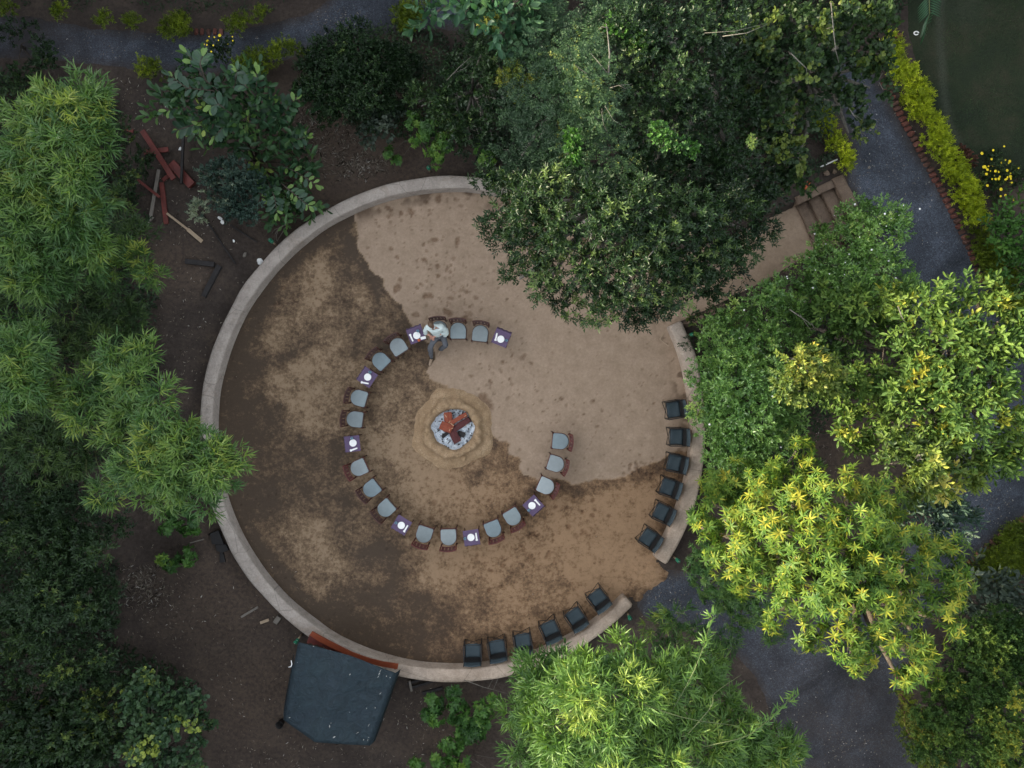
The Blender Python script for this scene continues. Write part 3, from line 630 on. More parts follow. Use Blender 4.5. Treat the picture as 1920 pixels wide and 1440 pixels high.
plant('bamboo', 'lush yellow green bamboo clump beside the black chairs at the bottom', 'bamboo', (1190, 1420),
      [(1015, 1277, 34, 6.3), (999, 1252.5, 20, 5.6, -.1), (974, 1305, 30, 5.8, -.05), (1010, 1300, 40, 6.6), (1070, 1291, 48, 7.2, .08), (1060, 1252.5, 26, 6.0, -.1), (1120, 1270, 44, 7.1, .05), (1180, 1245.5, 38, 6.6, .08), (1230, 1263, 42, 6.6, .06), (1290, 1266.5, 34, 6.0), (1335, 1252.5, 30, 5.2, -.12), (1100, 1310, 60, 7.7, .14), (1180, 1305, 60, 7.6, .08), (1250, 1305, 52, 7.2), (1320, 1301.5, 42, 6.5), (1010, 1360, 42, 6.6), (974, 1345, 22, 5.9), (1060, 1390, 56, 7.2), (1140, 1380, 66, 7.8, .05), (1220, 1360, 60, 7.4, -.02), (1290, 1350, 52, 6.9), (1360, 1330, 38, 6.2, -.05), (1400, 1380, 48, 6.3, -.04), (1330, 1410, 56, 6.9), (1240, 1430, 60, 7.3), (1150, 1450, 60, 7.6), (1050, 1450, 50, 7.0), (1450, 1420, 50, 5.9, -.05), (1490, 1400, 26, 5.4, -.08), (989, 1420, 32, 6.0), (1400, 1440, 50, 6.2)],
      'bamboo', 'bamboo2', 16, BT, .018, M_CULM, 1.15, stems=26, twigs=8, limb_name='culm')
plant('bamboo', 'loose dark bamboo shoots leaning over the gravel beside the ring opening', 'bamboo', (1300, 1230),
      [(1235, 1175, 24, 3.4), (1270, 1155, 24, 3.8), (1300, 1190, 26, 3.6), (1255, 1200, 24, 3.4), (1360, 1200, 20, 3.6), (1340, 1240, 24, 3.6)], 'bamboo_s', 'bamboo', 17, BT, .02, M_CULM, .7, stems=7, twigs=5, limb_name='culm', tint0=.25)
# thin bare canes arching above the bottom clump
cn = thing('bamboo_cane', 'long bare pale bamboo cane arching over the yellow green clump onto the gravel', 'cane', G(1180, 1430))
o0 = cn.location.copy()
for i, (name_, pts) in enumerate((('cane', [(1180, 1430, 3), (1235, 1370, 6.6), (1290, 1280, 7.6), (1318, 1215, 7.6), (1336, 1150, 7.3)]), ('cane', [(1200, 1430, 4), (1320, 1400, 7.2), (1400, 1380, 7.3), (1445, 1345, 7.0), (1492, 1300, 6.6)]), ('cane', [(1150, 1300, 7.6), (1280, 1345, 7.8), (1380, 1360, 7.2)]), ('cane', [(1250, 1420, 7.0), (1330, 1330, 7.5), (1340, 1300, 7.4), (1390, 1265, 6.9)]))):
    Q = [P(*p) - o0 for p in pts]; 
    R_ = []
    for j in range(len(Q) - 1):
        a0, a1, a2, a3 = Q[max(j - 1, 0)], Q[j], Q[j + 1], Q[min(j + 2, len(Q) - 1)]
        for u in (0, .25, .5, .75): R_.append(.5 * (2 * a1 + (a2 - a0) * u + (2 * a0 - 5 * a1 + 4 * a2 - a3) * u * u + (3 * a1 - a0 - 3 * a2 + a3) * u ** 3))
    R_.append(Q[-1]); tube('cane', R_, [.012 - .008 * j / len(R_) for j in range(len(R_))], M_CULM, cn, 5)
LV = []; r_ = np.random.RandomState(4); OO = []; DD = []
for pts in ([(1290, 1280, 7.6), (1318, 1215, 7.6), (1336, 1150, 7.3)], [(1400, 1380, 7.3), (1445, 1345, 7.0), (1492, 1300, 6.6)]):
    Q = [np.array(P(*p)) for p in pts]
    for i in range(70):
        u = r_.rand() * 1.99; k = int(u); p = Q[k] + (Q[k + 1] - Q[k]) * (u - k); OO.append(p + r_.randn(3) * .03); DD.append(unit(r_.randn(3) * np.array([1, 1, .3]) + unit(Q[k + 1] - Q[k]) * .5))
OO = np.array(OO) - np.array(o0); DD = np.array(DD)
v, f, tt = make_leaves(OO, DD, np.tile([0, 0, 1.], (len(OO), 1)) + .2 * r_.randn(len(OO), 3), np.full(len(OO), .2), np.full(len(OO), .03), 'lance', r_.uniform(.3, .8, len(OO)))
o = mesh_np('leaves', v, f, ML['bamboo2'], cn, attrs={'tint': tt}); o['kind'] = 'stuff'

# --- dark trees, lower left
plant('tree', 'dark small leaved tree in deep shade at the left edge, below the bamboo', 'tree', (60, 1060), [(30, 960, 60, 4.2), (110, 960, 50, 4.2), (40, 1050, 80, 4.8), (140, 1040, 60, 4.6), (80, 1140, 80, 4.8), (170, 1120, 42, 4.2), (30, 1170, 60, 4.5), (185, 1000, 34, 4.0), (180, 1180, 34, 3.8)], 'dense', 'dark', 21, 'dark trees left of the ring', .12, twigs=5, dens=.72, scale=1.05)
plant('tree', 'blackish bushy tree between the left edge and the round leaved shrub', 'tree', (90, 1250), [(30, 1250, 60, 4.2), (110, 1240, 55, 4.2), (170, 1240, 40, 3.8), (60, 1300, 60, 3.6), (130, 1310, 55, 3.5), (195, 1280, 35, 3.4)], 'small', 'dark', 22, 'dark trees left of the ring', .1, twigs=5, dens=.6)
plant('tree', 'dark broad tree with a few yellow sprigs in the bottom left corner', 'tree', (80, 1420), [(40, 1370, 60, 3.8), (120, 1380, 60, 3.9), (60, 1430, 70, 4.0), (150, 1430, 60, 3.9), (185, 1370, 36, 3.4, .15), (190, 1330, 16, 3.5, .5)], 'small', 'dark', 23, 'dark trees left of the ring', .1, twigs=5, dens=.7, scale=1.5)
plant('shrub', 'round leaved bluish shrub in the bottom left by the bare soil', 'shrub', (280, 1390), [(275, 1265, 22, 3.2, .05), (262, 1310, 32, 3.6), (310, 1310, 28, 3.6), (350, 1300, 26, 3.4), (345, 1345, 32, 3.6), (290, 1360, 42, 4.0, .1), (250, 1400, 42, 4.0, .15), (310, 1410, 50, 4.1, .15), (350, 1430, 28, 3.8), (372, 1350, 16, 3.2), (250, 1285, 20, 3.2)], 'round', 'round', 24, None, .05, dens=.8, twigs=8)
plant('shrub', 'small deep green shrub on bare soil left of the wall', 'shrub', (335, 975), [(335, 965, 24, .9), (350, 985, 20, .9), (318, 990, 16, .8)], 'lobed', 'bright', 25, 'low shrubs dotted on the bare soil', .015, tint0=.15, twigs=3)
plant('shrub', 'tiny green shrub with a yellow leaved neighbour left of the wall', 'shrub', (340, 1050), [(345, 1045, 19, .7), (308, 1050, 15, .6, .45), (318, 1062, 9, .5, .3)], 'lobed', 'bright', 26, 'low shrubs dotted on the bare soil', .012, tint0=.12, twigs=3)
# --- low shrubs, bottom centre
for k, (lab, bs, t0) in enumerate([('leafy low shrub with pale stems directly below the ring wall, left of the bamboo', [(858, 1335, 22, 1.1), (850, 1300, 13, 1.0), (862, 1355, 18, 1.0)], .2), ('low dark shrub nearest the blue grey tarpaulin', [(808, 1325, 20, .9), (820, 1345, 14, .8), (800, 1345, 12, .7)], .1), ('low green shrub tucked against the left side of the yellow green bamboo', [(905, 1335, 20, 1.1, .1), (900, 1360, 18, 1.1), (920, 1315, 12, 1.0, .2)], .3), ('compact dark green shrub with lobed leaves on soil below the leafy shrub', [(880, 1385, 22, .8), (868, 1372, 12, .8), (895, 1375, 12, .8)], .1), ('rounded mid green shrub at the bottom edge of the photo', [(845, 1415, 20, 1.0), (828, 1435, 22, 1.0), (860, 1435, 20, 1.0), (785, 1438, 14, .8), (838, 1400, 12, 1.0)], .4)]):
    plant('shrub', lab, 'shrub', (bs[0][0], bs[0][1]), bs, 'lobed', 'bright', 30 + k, 'low shrubs dotted on the bare soil', .015, tint0=t0, twigs=3)
# --- upper left
plant('shrub', 'dense dark green shrub beside the gravel path at the top', 'shrub', (650, 150), [(620, 90, 42, 2.6), (670, 75, 38, 2.5), (705, 110, 36, 2.5), (585, 120, 32, 2.2), (640, 140, 46, 2.8), (690, 165, 42, 2.6), (600, 170, 32, 2.2), (655, 195, 34, 2.3), (720, 150, 26, 2.2), (735, 95, 26, 2.0), (628, 205, 18, 1.8), (750, 150, 26, 1.8), (740, 200, 26, 1.5), (575, 160, 26, 1.9), (690, 210, 26, 1.7), (770, 110, 22, 1.5), (600, 215, 18, 1.3)], 'tiny', 'dense', 40, None, .05, dens=1.1, tint0=.25, tintv=.16, twigs=6, scale=1.2)
plant('shrub', 'bluish green bush with pale buds in front of the broad leaved sapling', 'shrub', (430, 350), [(400, 315, 24, 1.6, .15), (385, 330, 15, 1.4, .2), (435, 330, 30, 1.6), (415, 355, 30, 1.5), (460, 355, 32, 1.5, -.1), (440, 385, 30, 1.3, -.1), (475, 385, 26, 1.2, -.15), (400, 375, 18, 1.2), (375, 395, 9, .9, .5)], 'small', 'blue', 41, None, .03, dens=1.0, twigs=10, flowers=(60, ML['blue'], .03))
plant('shrub', 'grey leaved shrub on the soil beyond the upper ring wall', 'shrub', (700, 225), [(700, 218, 22, 1.6), (722, 240, 18, 1.5), (690, 245, 18, 1.4), (735, 215, 15, 1.5)], 'round', 'grey', 42, None, .03, dens=1.1, twigs=5, scale=.85)
plant('shrub', 'bright green shrub trailing toward the upper ring wall', 'shrub', (790, 260), [(775, 222, 20, 1.7), (800, 235, 22, 1.7), (790, 260, 20, 1.6), (815, 280, 20, 1.4, .1), (835, 265, 20, 1.5), (848, 245, 16, 1.5), (820, 300, 14, 1.1), (725, 288, 14, .8), (745, 300, 9, .6)], 'lobed', 'bright', 43, None, .03, dens=1.0, twigs=6, tint0=.35, scale=.8)
plant('shrub', 'small pale rosette shrub under the dark canopy above the wall', 'shrub', (908, 295), [(905, 290, 16, 1.0), (918, 300, 10, .9), (925, 330, 10, .8)], 'lobed', 'bright', 44, None, .02, tint0=.45, twigs=2, scale=.8)
plant('shrub', 'faint dark shrub on the far left of the gravel path', 'shrub', (45, 90), [(30, 60, 28, 1.4), (60, 85, 30, 1.4), (25, 115, 30, 1.3), (70, 115, 22, 1.1)], 'small', 'dark', 45, None, .03, dens=.4, twigs=4)
plant('shrub', 'dark undergrowth between the bright bamboo and the red planks', 'shrub', (225, 330), [(235, 240, 24, 1.2), (225, 290, 26, 1.3), (245, 330, 24, 1.2), (225, 370, 26, 1.2), (250, 420, 24, 1.2), (235, 460, 24, 1.1), (265, 300, 16, .9)], 'small', 'dark', 46, None, .03, dens=.8, twigs=6, tint0=.5)
def strip(P0, rp, z, n, seed, jit=.35, g=0):
    r = random.Random(seed); out = []; P0 = np.array(P0, float); d = np.r_[0, np.cumsum(np.hypot(*np.diff(P0, axis=0).T))]
    for i in range(n):
        s = d[-1] * (i + .5) / n; x = np.interp(s, d, P0[:, 0]); y = np.interp(s, d, P0[:, 1]); rr = rp * r.uniform(.75, 1.2)
        out.append((x + r.uniform(-jit, jit) * rp, y + r.uniform(-jit, jit) * rp, rr, z * r.uniform(.85, 1.15), g + r.uniform(-.08, .1)))
    return out
HG = 'clipped hedges along the gravel'
plant('hedge', 'olive hedge strip between the dense dark shrub and the broad leaved sapling', 'hedge', (500, 110), strip([(440, 125), (475, 105), (520, 98), (560, 78)], 20, .9, 8, 1), 'hedge', 'hedge_o', 50, HG, .0, dens=.8, twigs=5)
plant('hedge', 'small olive hedge tuft on the lower edge of the top left path', 'hedge', (272, 128), strip([(258, 130), (290, 126)], 13, .7, 4, 2), 'hedge', 'hedge_o', 51, HG, .0, dens=.8, twigs=2)
for k, (x0, x1, y0, y1, rp, lab) in enumerate([(2, 14, 8, 12, 12, 'small hedge tuft in the top left corner beyond the path'), (108, 116, 20, 18, 10, 'first low hedge tuft above the path, right of the corner one'), (190, 200, 30, 28, 9, 'second low hedge tuft above the path, the smallest'), (245, 258, 36, 34, 12, 'third low hedge tuft above the path'), (308, 352, 48, 40, 17, 'largest rounded hedge clump above the bend of the path'), (420, 500, 46, 22, 15, 'long low hedge clump above the path, beside the largest one'), (748, 775, 25, 15, 20, 'olive hedge clump at the top where the path meets the dark canopy')]):
    plant('hedge', lab, 'hedge', ((x0 + x1) / 2, (y0 + y1) / 2), strip([(x0, y0), (x1, y1)], rp, .75, 2 if rp < 13 else 5, 60 + k), 'hedge', 'hedge_o', 60 + k, HG, .0, dens=.75, twigs=2)
plant('hedge', 'long golden clipped hedge between the gravel road and the lawn', 'hedge', (1770, 300), strip([(1674, 75), (1692, 110), (1709, 150), (1728, 195), (1752, 235), (1776, 280), (1800, 325), (1822, 365), (1842, 410)], 20, 1.0, 24, 3), 'hedge', 'hedge', 70, HG, .0, dens=1.0, twigs=4)
plant('hedge', 'darker olive end of the golden hedge near the pale leaved tree', 'hedge', (1880, 520), strip([(1850, 440), (1860, 480), (1885, 510), (1905, 560), (1915, 600)], 25, .95, 9, 4), 'hedge', 'hedge_o', 71, HG, .0, dens=.9, twigs=4)
plant('hedge', 'short golden hedge on the ramp side of the gravel road, above the stairs', 'hedge', (1572, 255), strip([(1549, 195), (1560, 235), (1568, 262), (1590, 290), (1592, 308)], 14, .9, 9, 5), 'hedge', 'hedge', 72, HG, .0, dens=1.0, twigs=4, tint0=.35)
plant('hedge', 'dark olive hedge behind the brick edge at the right border', 'hedge', (1890, 1040), strip([(1850, 1070), (1880, 1040), (1915, 1010), (1940, 990)], 28, .9, 9, 6) + strip([(1880, 1075), (1930, 1040)], 28, .9, 4, 7), 'hedge', 'hedge_o', 73, HG, .0, dens=.75, twigs=4, tint0=.3)
# --- marigold plants
plant('flower_bush', 'spindly bush dotted with yellow blossoms on the lawn edge, right border', 'bush', (1870, 335), [(1870, 310, 30, .8), (1895, 330, 26, .8), (1850, 340, 22, .7), (1880, 360, 24, .7)], 'tiny', 'dark', 80, 'yellow flowering bushes', .0, dens=.5, twigs=14, flowers=(40, M_YELLOW, .045), tint0=.55)
plant('flower_bush', 'thin bush with a few yellow blossoms overhanging the top left path', 'bush', (405, 95), [(405, 90, 17, .8), (425, 88, 12, .7), (398, 110, 12, .7)], 'tiny', 'dark', 81, 'yellow flowering bushes', .0, dens=.3, twigs=6, flowers=(13, M_YELLOW, .045), tint0=.5)
plant('shrub', 'mid green shrub at the right border below the yellow flowers', 'shrub', (1900, 430), [(1890, 400, 26, 2.0), (1915, 440, 40, 2.3), (1885, 450, 26, 2.0), (1920, 490, 34, 2.2), (1918, 385, 26, 2.0), (1900, 530, 22, 1.6, -.2)], 'broad', 'bright', 82, None, .04, tint0=.2, twigs=6, scale=.6, dens=1.6)
plant('shrub', 'reddish brown dry plant behind the golden hedge', 'shrub', (1800, 290), [(1800, 285, 9, .5), (1812, 300, 9, .45)], 'tiny', leaf_mat('rusty_leaf', [(.0, (.06, .025, .02)), (1.0, (.16, .07, .05))]), 83, None, .0, twigs=3, dens=.7)

# --- the dark canopy over the top of the ring
CG = 'tall trees over the top of the ring'
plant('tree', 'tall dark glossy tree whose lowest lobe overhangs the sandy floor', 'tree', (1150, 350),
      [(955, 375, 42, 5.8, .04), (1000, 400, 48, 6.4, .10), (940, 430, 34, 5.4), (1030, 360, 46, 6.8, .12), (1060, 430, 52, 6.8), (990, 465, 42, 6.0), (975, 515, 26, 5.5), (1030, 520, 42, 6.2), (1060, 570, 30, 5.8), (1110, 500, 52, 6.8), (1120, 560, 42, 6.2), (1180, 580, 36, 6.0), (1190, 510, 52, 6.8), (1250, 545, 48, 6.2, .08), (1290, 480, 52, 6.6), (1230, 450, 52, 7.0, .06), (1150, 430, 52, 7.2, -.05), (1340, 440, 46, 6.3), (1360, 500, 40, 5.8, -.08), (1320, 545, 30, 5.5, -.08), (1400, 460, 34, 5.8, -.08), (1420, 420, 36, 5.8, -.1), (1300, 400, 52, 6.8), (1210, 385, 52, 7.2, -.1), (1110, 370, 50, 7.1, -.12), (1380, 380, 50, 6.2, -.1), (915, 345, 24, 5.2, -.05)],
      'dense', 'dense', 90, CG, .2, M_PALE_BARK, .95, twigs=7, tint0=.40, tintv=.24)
plant('tree', 'feathery leaved green tree in the middle of the dark canopy', 'tree', (1080, 170),
      [(1060, 60, 60, 6.6), (1000, 110, 50, 6.0, -.05), (1110, 120, 62, 7.0, .05), (1060, 180, 52, 6.4), (1130, 200, 55, 6.8, .08), (990, 190, 40, 5.6, -.1), (1080, 250, 50, 6.2), (1010, 250, 44, 5.4, -.12), (1150, 280, 50, 6.2, -.05), (1060, 310, 44, 5.4, -.15), (970, 290, 40, 4.6, -.2), (985, 330, 36, 4.6, -.2), (1120, 20, 60, 6.6), (1005, 30, 44, 5.8)],
      'feather', 'feather', 91, CG, .16, M_PALE_BARK, .95, twigs=7)
plant('tree', 'dark small leaved tree with bare whitish twigs at the top right of the canopy', 'tree', (1280, 140),
      [(1190, 60, 55, 6.8), (1260, 40, 60, 7.0), (1340, 40, 60, 6.6), (1200, 150, 55, 6.6, .05), (1280, 130, 62, 6.8), (1360, 130, 56, 6.2), (1230, 230, 56, 6.4, .05), (1310, 220, 60, 6.2, -.1), (1380, 220, 50, 5.6, -.1), (1230, 310, 54, 6.2, -.12), (1310, 310, 56, 6.0, -.14), (1380, 310, 52, 5.4, -.14), (1170, 330, 44, 6.0, -.14), (1440, 350, 40, 5.0, -.12)],
      'small', 'dense', 92, CG, .16, M_PALE_BARK, .9, twigs=10, tint0=.34)
plant('tree', 'dark tree with round greyish leaves leaning over the gravel road', 'tree', (1470, 180),
      [(1430, 50, 52, 5.6), (1500, 40, 52, 5.6), (1570, 40, 50, 5.4), (1640, 30, 46, 5.0), (1440, 130, 50, 5.6), (1510, 120, 50, 5.6), (1580, 110, 46, 5.2), (1640, 100, 40, 4.8, .08), (1655, 145, 28, 4.6, .15), (1450, 200, 48, 5.4), (1510, 200, 40, 5.0), (1560, 165, 36, 4.8), (1600, 190, 24, 4.4), (1610, 235, 22, 4.2, -.05), (1470, 270, 44, 4.8, .02), (1430, 290, 40, 4.8), (1500, 320, 34, 4.2, -.12), (1450, 330, 36, 4.4, -.12)],
      'round', 'dark', 93, CG, .15, M_PALE_BARK, .75, twigs=9, tint0=.55, tintv=.2)
plant('tree', 'slender vine draped tree at the left end of the dark canopy', 'tree', (890, 190),
      [(870, 130, 28, 4.2), (905, 160, 30, 4.4), (830, 175, 26, 3.8), (860, 205, 34, 4.0), (820, 210, 24, 3.6), (900, 225, 32, 4.0), (940, 200, 32, 4.4), (880, 255, 28, 3.4, -.1), (930, 260, 30, 3.8, -.15), (785, 185, 16, 3.2), (925, 110, 36, 4.6), (965, 160, 30, 4.6), (900, 80, 30, 4.6, -.05)],
      'small', 'dense', 94, CG, .08, M_PALE_BARK, .7, twigs=12, scale=1.25, tint0=.36, tintv=.2)
plant('tree', 'teal green broad leaved tree cut by the top edge of the photo', 'tree', (930, -30), [(890, 12, 22, 6.0), (915, 30, 26, 6.2), (955, 15, 34, 6.4), (985, 35, 22, 6.0), (940, 50, 20, 5.8), (870, 0, 26, 6.0, .2), (1010, 0, 26, 6.0), (800, 8, 24, 5.0)], 'broad', 'teal', 95, CG, .12, M_BARK, 1.1, twigs=5)
plant('tree', 'small sapling tinted sunlit gold inside the dark canopy', 'tree', (985, 160), [(960, 125, 12, 5.5), (985, 138, 15, 5.8, .1), (1010, 145, 12, 5.6), (965, 155, 12, 5.3, -.05), (972, 172, 7, 5.0), (945, 145, 9, 5.2), (918, 45, 7, 6.3, .3)], 'tiny', 'gold', 96, None, .03, M_BARK, 1.1, twigs=4)  # leaf colour painted gold in place of a sunlit spot
for k, (x, y, n) in enumerate([(1075, 285, 0), (1262, 262, 1), (1268, 425, 2), (1410, 265, 2), (1180, 60, 1)]):
    plant('vine', ['yellow green leaf strand hanging vertically in the canopy centre', 'light green heart leaved vine crossing the dark canopy', 'yellow sprig in the lower part of the overhanging tree', 'yellow sprig at the canopy edge toward the stairs', 'cluster of lime leaves near the top of the canopy'][k], 'vine', (x, y),
          [[(x, y - 30, 7, 6.7), (x + 2, y - 12, 7, 6.8), (x - 2, y + 5, 7, 6.8), (x, y + 15, 6, 6.7)], [(x - 30, y - 15, 9, 6.9), (x - 10, y - 3, 10, 6.9), (x + 10, y + 8, 10, 6.9), (x + 28, y + 15, 9, 6.8)], [(x, y, 3, 7.2)]][n], 'round' if n < 2 else 'lobed', 'bright' if n < 2 else 'gold', 100 + k, 'leafy sprigs in the dark canopy', .012, twigs=2, dens=.8 if n < 2 else .3, scale=.6, tint0=.12, trunk_name='stem', limb_name='stem')

# --- right side
JG = 'glossy jasmine shrubs with white blossoms'
plant('shrub', 'glossy green jasmine with white blossoms beside the stairs', 'shrub', (1620, 470), [(1625, 385, 26, 2.8), (1600, 410, 24, 2.6), (1660, 395, 26, 2.8), (1585, 440, 22, 2.4), (1545, 432, 12, 2.0), (1620, 440, 42, 3.2), (1670, 435, 32, 3.2), (1560, 475, 34, 2.8), (1610, 495, 44, 3.4), (1665, 490, 42, 3.4), (1520, 500, 28, 2.6), (1560, 530, 42, 3.2), (1630, 545, 42, 3.4), (1700, 530, 30, 3.0), (1500, 540, 32, 2.8), (1688, 405, 14, 2.6)], 'jasmine', 'jasmine', 110, JG, .07, dens=.85, twigs=4, flowers=(45, M_PETAL, .028), scale=.92)
plant('shrub', 'large glossy jasmine with white blossoms overhanging the right ring wall', 'shrub', (1400, 720), [(1450, 570, 42, 3.4), (1400, 600, 38, 3.2), (1364, 620, 32, 3.0), (1490, 610, 40, 3.4), (1430, 640, 46, 3.8), (1380.8, 660, 42, 3.6), (1338.8, 670, 32, 3.0), (1338.8, 720, 38, 3.2), (1389.2, 720, 52, 4.0), (1450, 710, 46, 4.0), (1330.4, 770, 32, 2.8), (1372.4, 780, 46, 3.6), (1430, 780, 52, 4.0), (1490, 780, 36, 3.6), (1400, 840, 46, 3.6), (1359.8, 830, 34, 3.0), (1470, 830, 40, 3.5), (1322, 620, 12, 2.0), (1305.2, 765, 13, 1.8, .15), (1330.4, 815, 18, 2.0), (1500, 720, 26, 3.6), (1359.8, 870, 26, 2.6), (1400, 880, 34, 3.0)], 'jasmine', 'jasmine', 111, JG, .1, dens=.95, twigs=4, flowers=(55, M_PETAL, .028))
plant('tree', 'wide pale green tree with oval leaves filling the right side', 'tree', (1740, 720),
      [(1530, 560, 32, 4.6, -.15), (1590, 570, 40, 5.2, -.1), (1640, 560, 36, 5.6), (1690, 580, 38, 6.0, .02), (1640, 620, 34, 5.2, -.12), (1590, 630, 36, 4.8, -.14), (1770, 580, 42, 6.8, 0.05), (1820, 560, 30, 6.8, 0.05), (1868, 560, 24, 6.8, 0.05), (1740, 625, 40, 6.6, 0.05), (1800, 640, 46, 7.2, 0.07), (1860, 625, 46, 7.2, 0.07), (1905, 600, 26, 6.8, 0.05), (1905, 680, 40, 7.2, 0.05), (1850, 700, 46, 7.2, .06), (1790, 710, 42, 7.0), (1730, 690, 40, 6.6, .08), (1670, 680, 34, 6.0), (1640, 725, 36, 5.8, -.02), (1590, 700, 30, 5.4), (1700, 740, 42, 6.6, .04), (1770, 770, 46, 7.0, 0.05), (1840, 770, 48, 7.3, 0.06), (1900, 760, 42, 7.3, 0.05), (1890, 820, 42, 7.0, 0.05), (1820, 830, 42, 6.8, 0.05), (1750, 820, 36, 6.6, 0.05), (1690, 790, 32, 6.0, .04), (1640, 775, 26, 5.6), (1585, 800, 26, 5.2, -.02), (1610, 820, 18, 5.0), (1600, 740, 22, 5.0, -.05), (1905, 860, 30, 6.6, .02), (1860, 870, 26, 6.2, -.05), (1500, 600, 22, 4.2, -.2), (1555, 660, 20, 4.6, -.1), (1540, 730, 18, 4.9, 0.05)],
      'pale', 'pale', 112, 'large trees along the right side', .18, M_BARK, .95, twigs=8)
plant('tree', 'crown patch tinted sunlit gold above the dark soil gap on the right', 'tree', (1540, 740), [(1490, 675, 26, 6.6), (1520, 665, 24, 6.7, .1), (1545, 690, 18, 6.5, -.2), (1485, 710, 20, 6.5), (1520, 705, 20, 6.5, -.1), (1480, 740, 14, 6.3, -.2), (1560, 720, 18, 6.2, -.25)], 'small', 'gold', 113, 'crowns tinted sunlit gold', .06, M_PALE_BARK, .8, twigs=8, scale=1.2, tint0=.38, tintv=.24)  # gold leaf colour imitates low sun on this crown
plant('tree', 'crown tinted sunlit yellow green beside the gravel road', 'tree', (1735, 880), [(1700, 835, 26, 6.9), (1730, 850, 34, 7.1), (1770, 860, 26, 6.9), (1700, 875, 30, 6.9, .05), (1740, 895, 30, 6.9), (1775, 900, 22, 6.6, .05), (1712, 905, 20, 6.5), (1815, 885, 14, 6.5, -.1)], 'pale', 'gold', 114, 'crowns tinted sunlit gold', .08, M_PALE_BARK, 1.0, twigs=6, tint0=.26, tintv=.22)  # yellow leaf tint adds painted sunlight to this crown
plant('tree', 'dim blue green crown low between the sunlit crowns on the right', 'tree', (1790, 960), [(1790, 930, 34, 4.6), (1760, 960, 34, 4.6), (1800, 975, 26, 4.4), (1730, 930, 30, 4.6), (1760, 1000, 24, 4.2), (1700, 960, 26, 4.6)], 'pale', 'blue', 115, None, .08, M_BARK, .8, twigs=5)
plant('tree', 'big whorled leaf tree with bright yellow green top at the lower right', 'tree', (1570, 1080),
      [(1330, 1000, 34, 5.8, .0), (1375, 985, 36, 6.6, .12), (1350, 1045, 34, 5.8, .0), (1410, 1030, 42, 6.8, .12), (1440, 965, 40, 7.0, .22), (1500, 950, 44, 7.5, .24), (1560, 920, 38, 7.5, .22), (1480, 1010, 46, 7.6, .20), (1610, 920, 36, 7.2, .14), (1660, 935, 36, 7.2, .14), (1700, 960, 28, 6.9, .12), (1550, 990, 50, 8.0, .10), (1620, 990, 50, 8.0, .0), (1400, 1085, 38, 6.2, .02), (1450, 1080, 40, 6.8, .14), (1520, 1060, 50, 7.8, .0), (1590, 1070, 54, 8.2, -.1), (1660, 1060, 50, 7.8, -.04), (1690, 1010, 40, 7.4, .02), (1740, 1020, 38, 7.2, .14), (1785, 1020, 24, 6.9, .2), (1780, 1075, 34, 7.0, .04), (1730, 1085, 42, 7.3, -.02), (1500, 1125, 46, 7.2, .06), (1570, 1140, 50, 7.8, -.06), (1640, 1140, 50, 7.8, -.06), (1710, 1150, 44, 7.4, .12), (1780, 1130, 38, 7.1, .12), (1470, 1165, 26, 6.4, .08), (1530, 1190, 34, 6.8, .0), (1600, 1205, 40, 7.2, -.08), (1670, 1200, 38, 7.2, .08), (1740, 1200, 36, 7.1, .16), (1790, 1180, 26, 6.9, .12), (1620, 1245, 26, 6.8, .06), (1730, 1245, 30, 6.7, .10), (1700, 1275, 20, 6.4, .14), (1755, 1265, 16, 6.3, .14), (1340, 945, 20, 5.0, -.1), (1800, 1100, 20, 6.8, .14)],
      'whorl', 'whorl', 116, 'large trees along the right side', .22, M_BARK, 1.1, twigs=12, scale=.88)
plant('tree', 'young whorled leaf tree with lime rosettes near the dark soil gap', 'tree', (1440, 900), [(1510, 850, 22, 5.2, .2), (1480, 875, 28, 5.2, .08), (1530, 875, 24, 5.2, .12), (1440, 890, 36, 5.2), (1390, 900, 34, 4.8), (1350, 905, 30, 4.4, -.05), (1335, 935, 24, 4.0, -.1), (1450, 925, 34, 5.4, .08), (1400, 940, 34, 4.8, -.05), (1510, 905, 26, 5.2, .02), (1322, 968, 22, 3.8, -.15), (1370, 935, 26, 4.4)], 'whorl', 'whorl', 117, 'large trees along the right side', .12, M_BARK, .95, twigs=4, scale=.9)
plant('shrub', 'dark whorled leaf bush below the sunlit crown by the ring opening', 'shrub', (1370, 1110), [(1322, 1022, 24, 3.2), (1320, 1070, 32, 3.2), (1350, 1100, 34, 3.6), (1390, 1130, 34, 3.6), (1430, 1150, 30, 3.6), (1360, 1145, 22, 2.8), (1400, 1175, 22, 2.8), (1318, 992, 20, 3.0), (1450, 1190, 22, 3.0), (1330, 1110, 20, 2.6)], 'whorl', 'whorl_d', 118, None, .08, M_BARK, .9, twigs=4, scale=.85)
plant('shrub', 'grey green broad leaved bush below the right brick edge', 'shrub', (1860, 1110), [(1830, 1085, 28, 2.2), (1870, 1095, 32, 2.4), (1905, 1110, 30, 2.3), (1850, 1130, 30, 2.3), (1890, 1145, 28, 2.2), (1825, 1130, 22, 2.0)], 'broad', 'grey', 119, None, .05, M_PALE_BARK, 1.0, twigs=5, scale=.85)
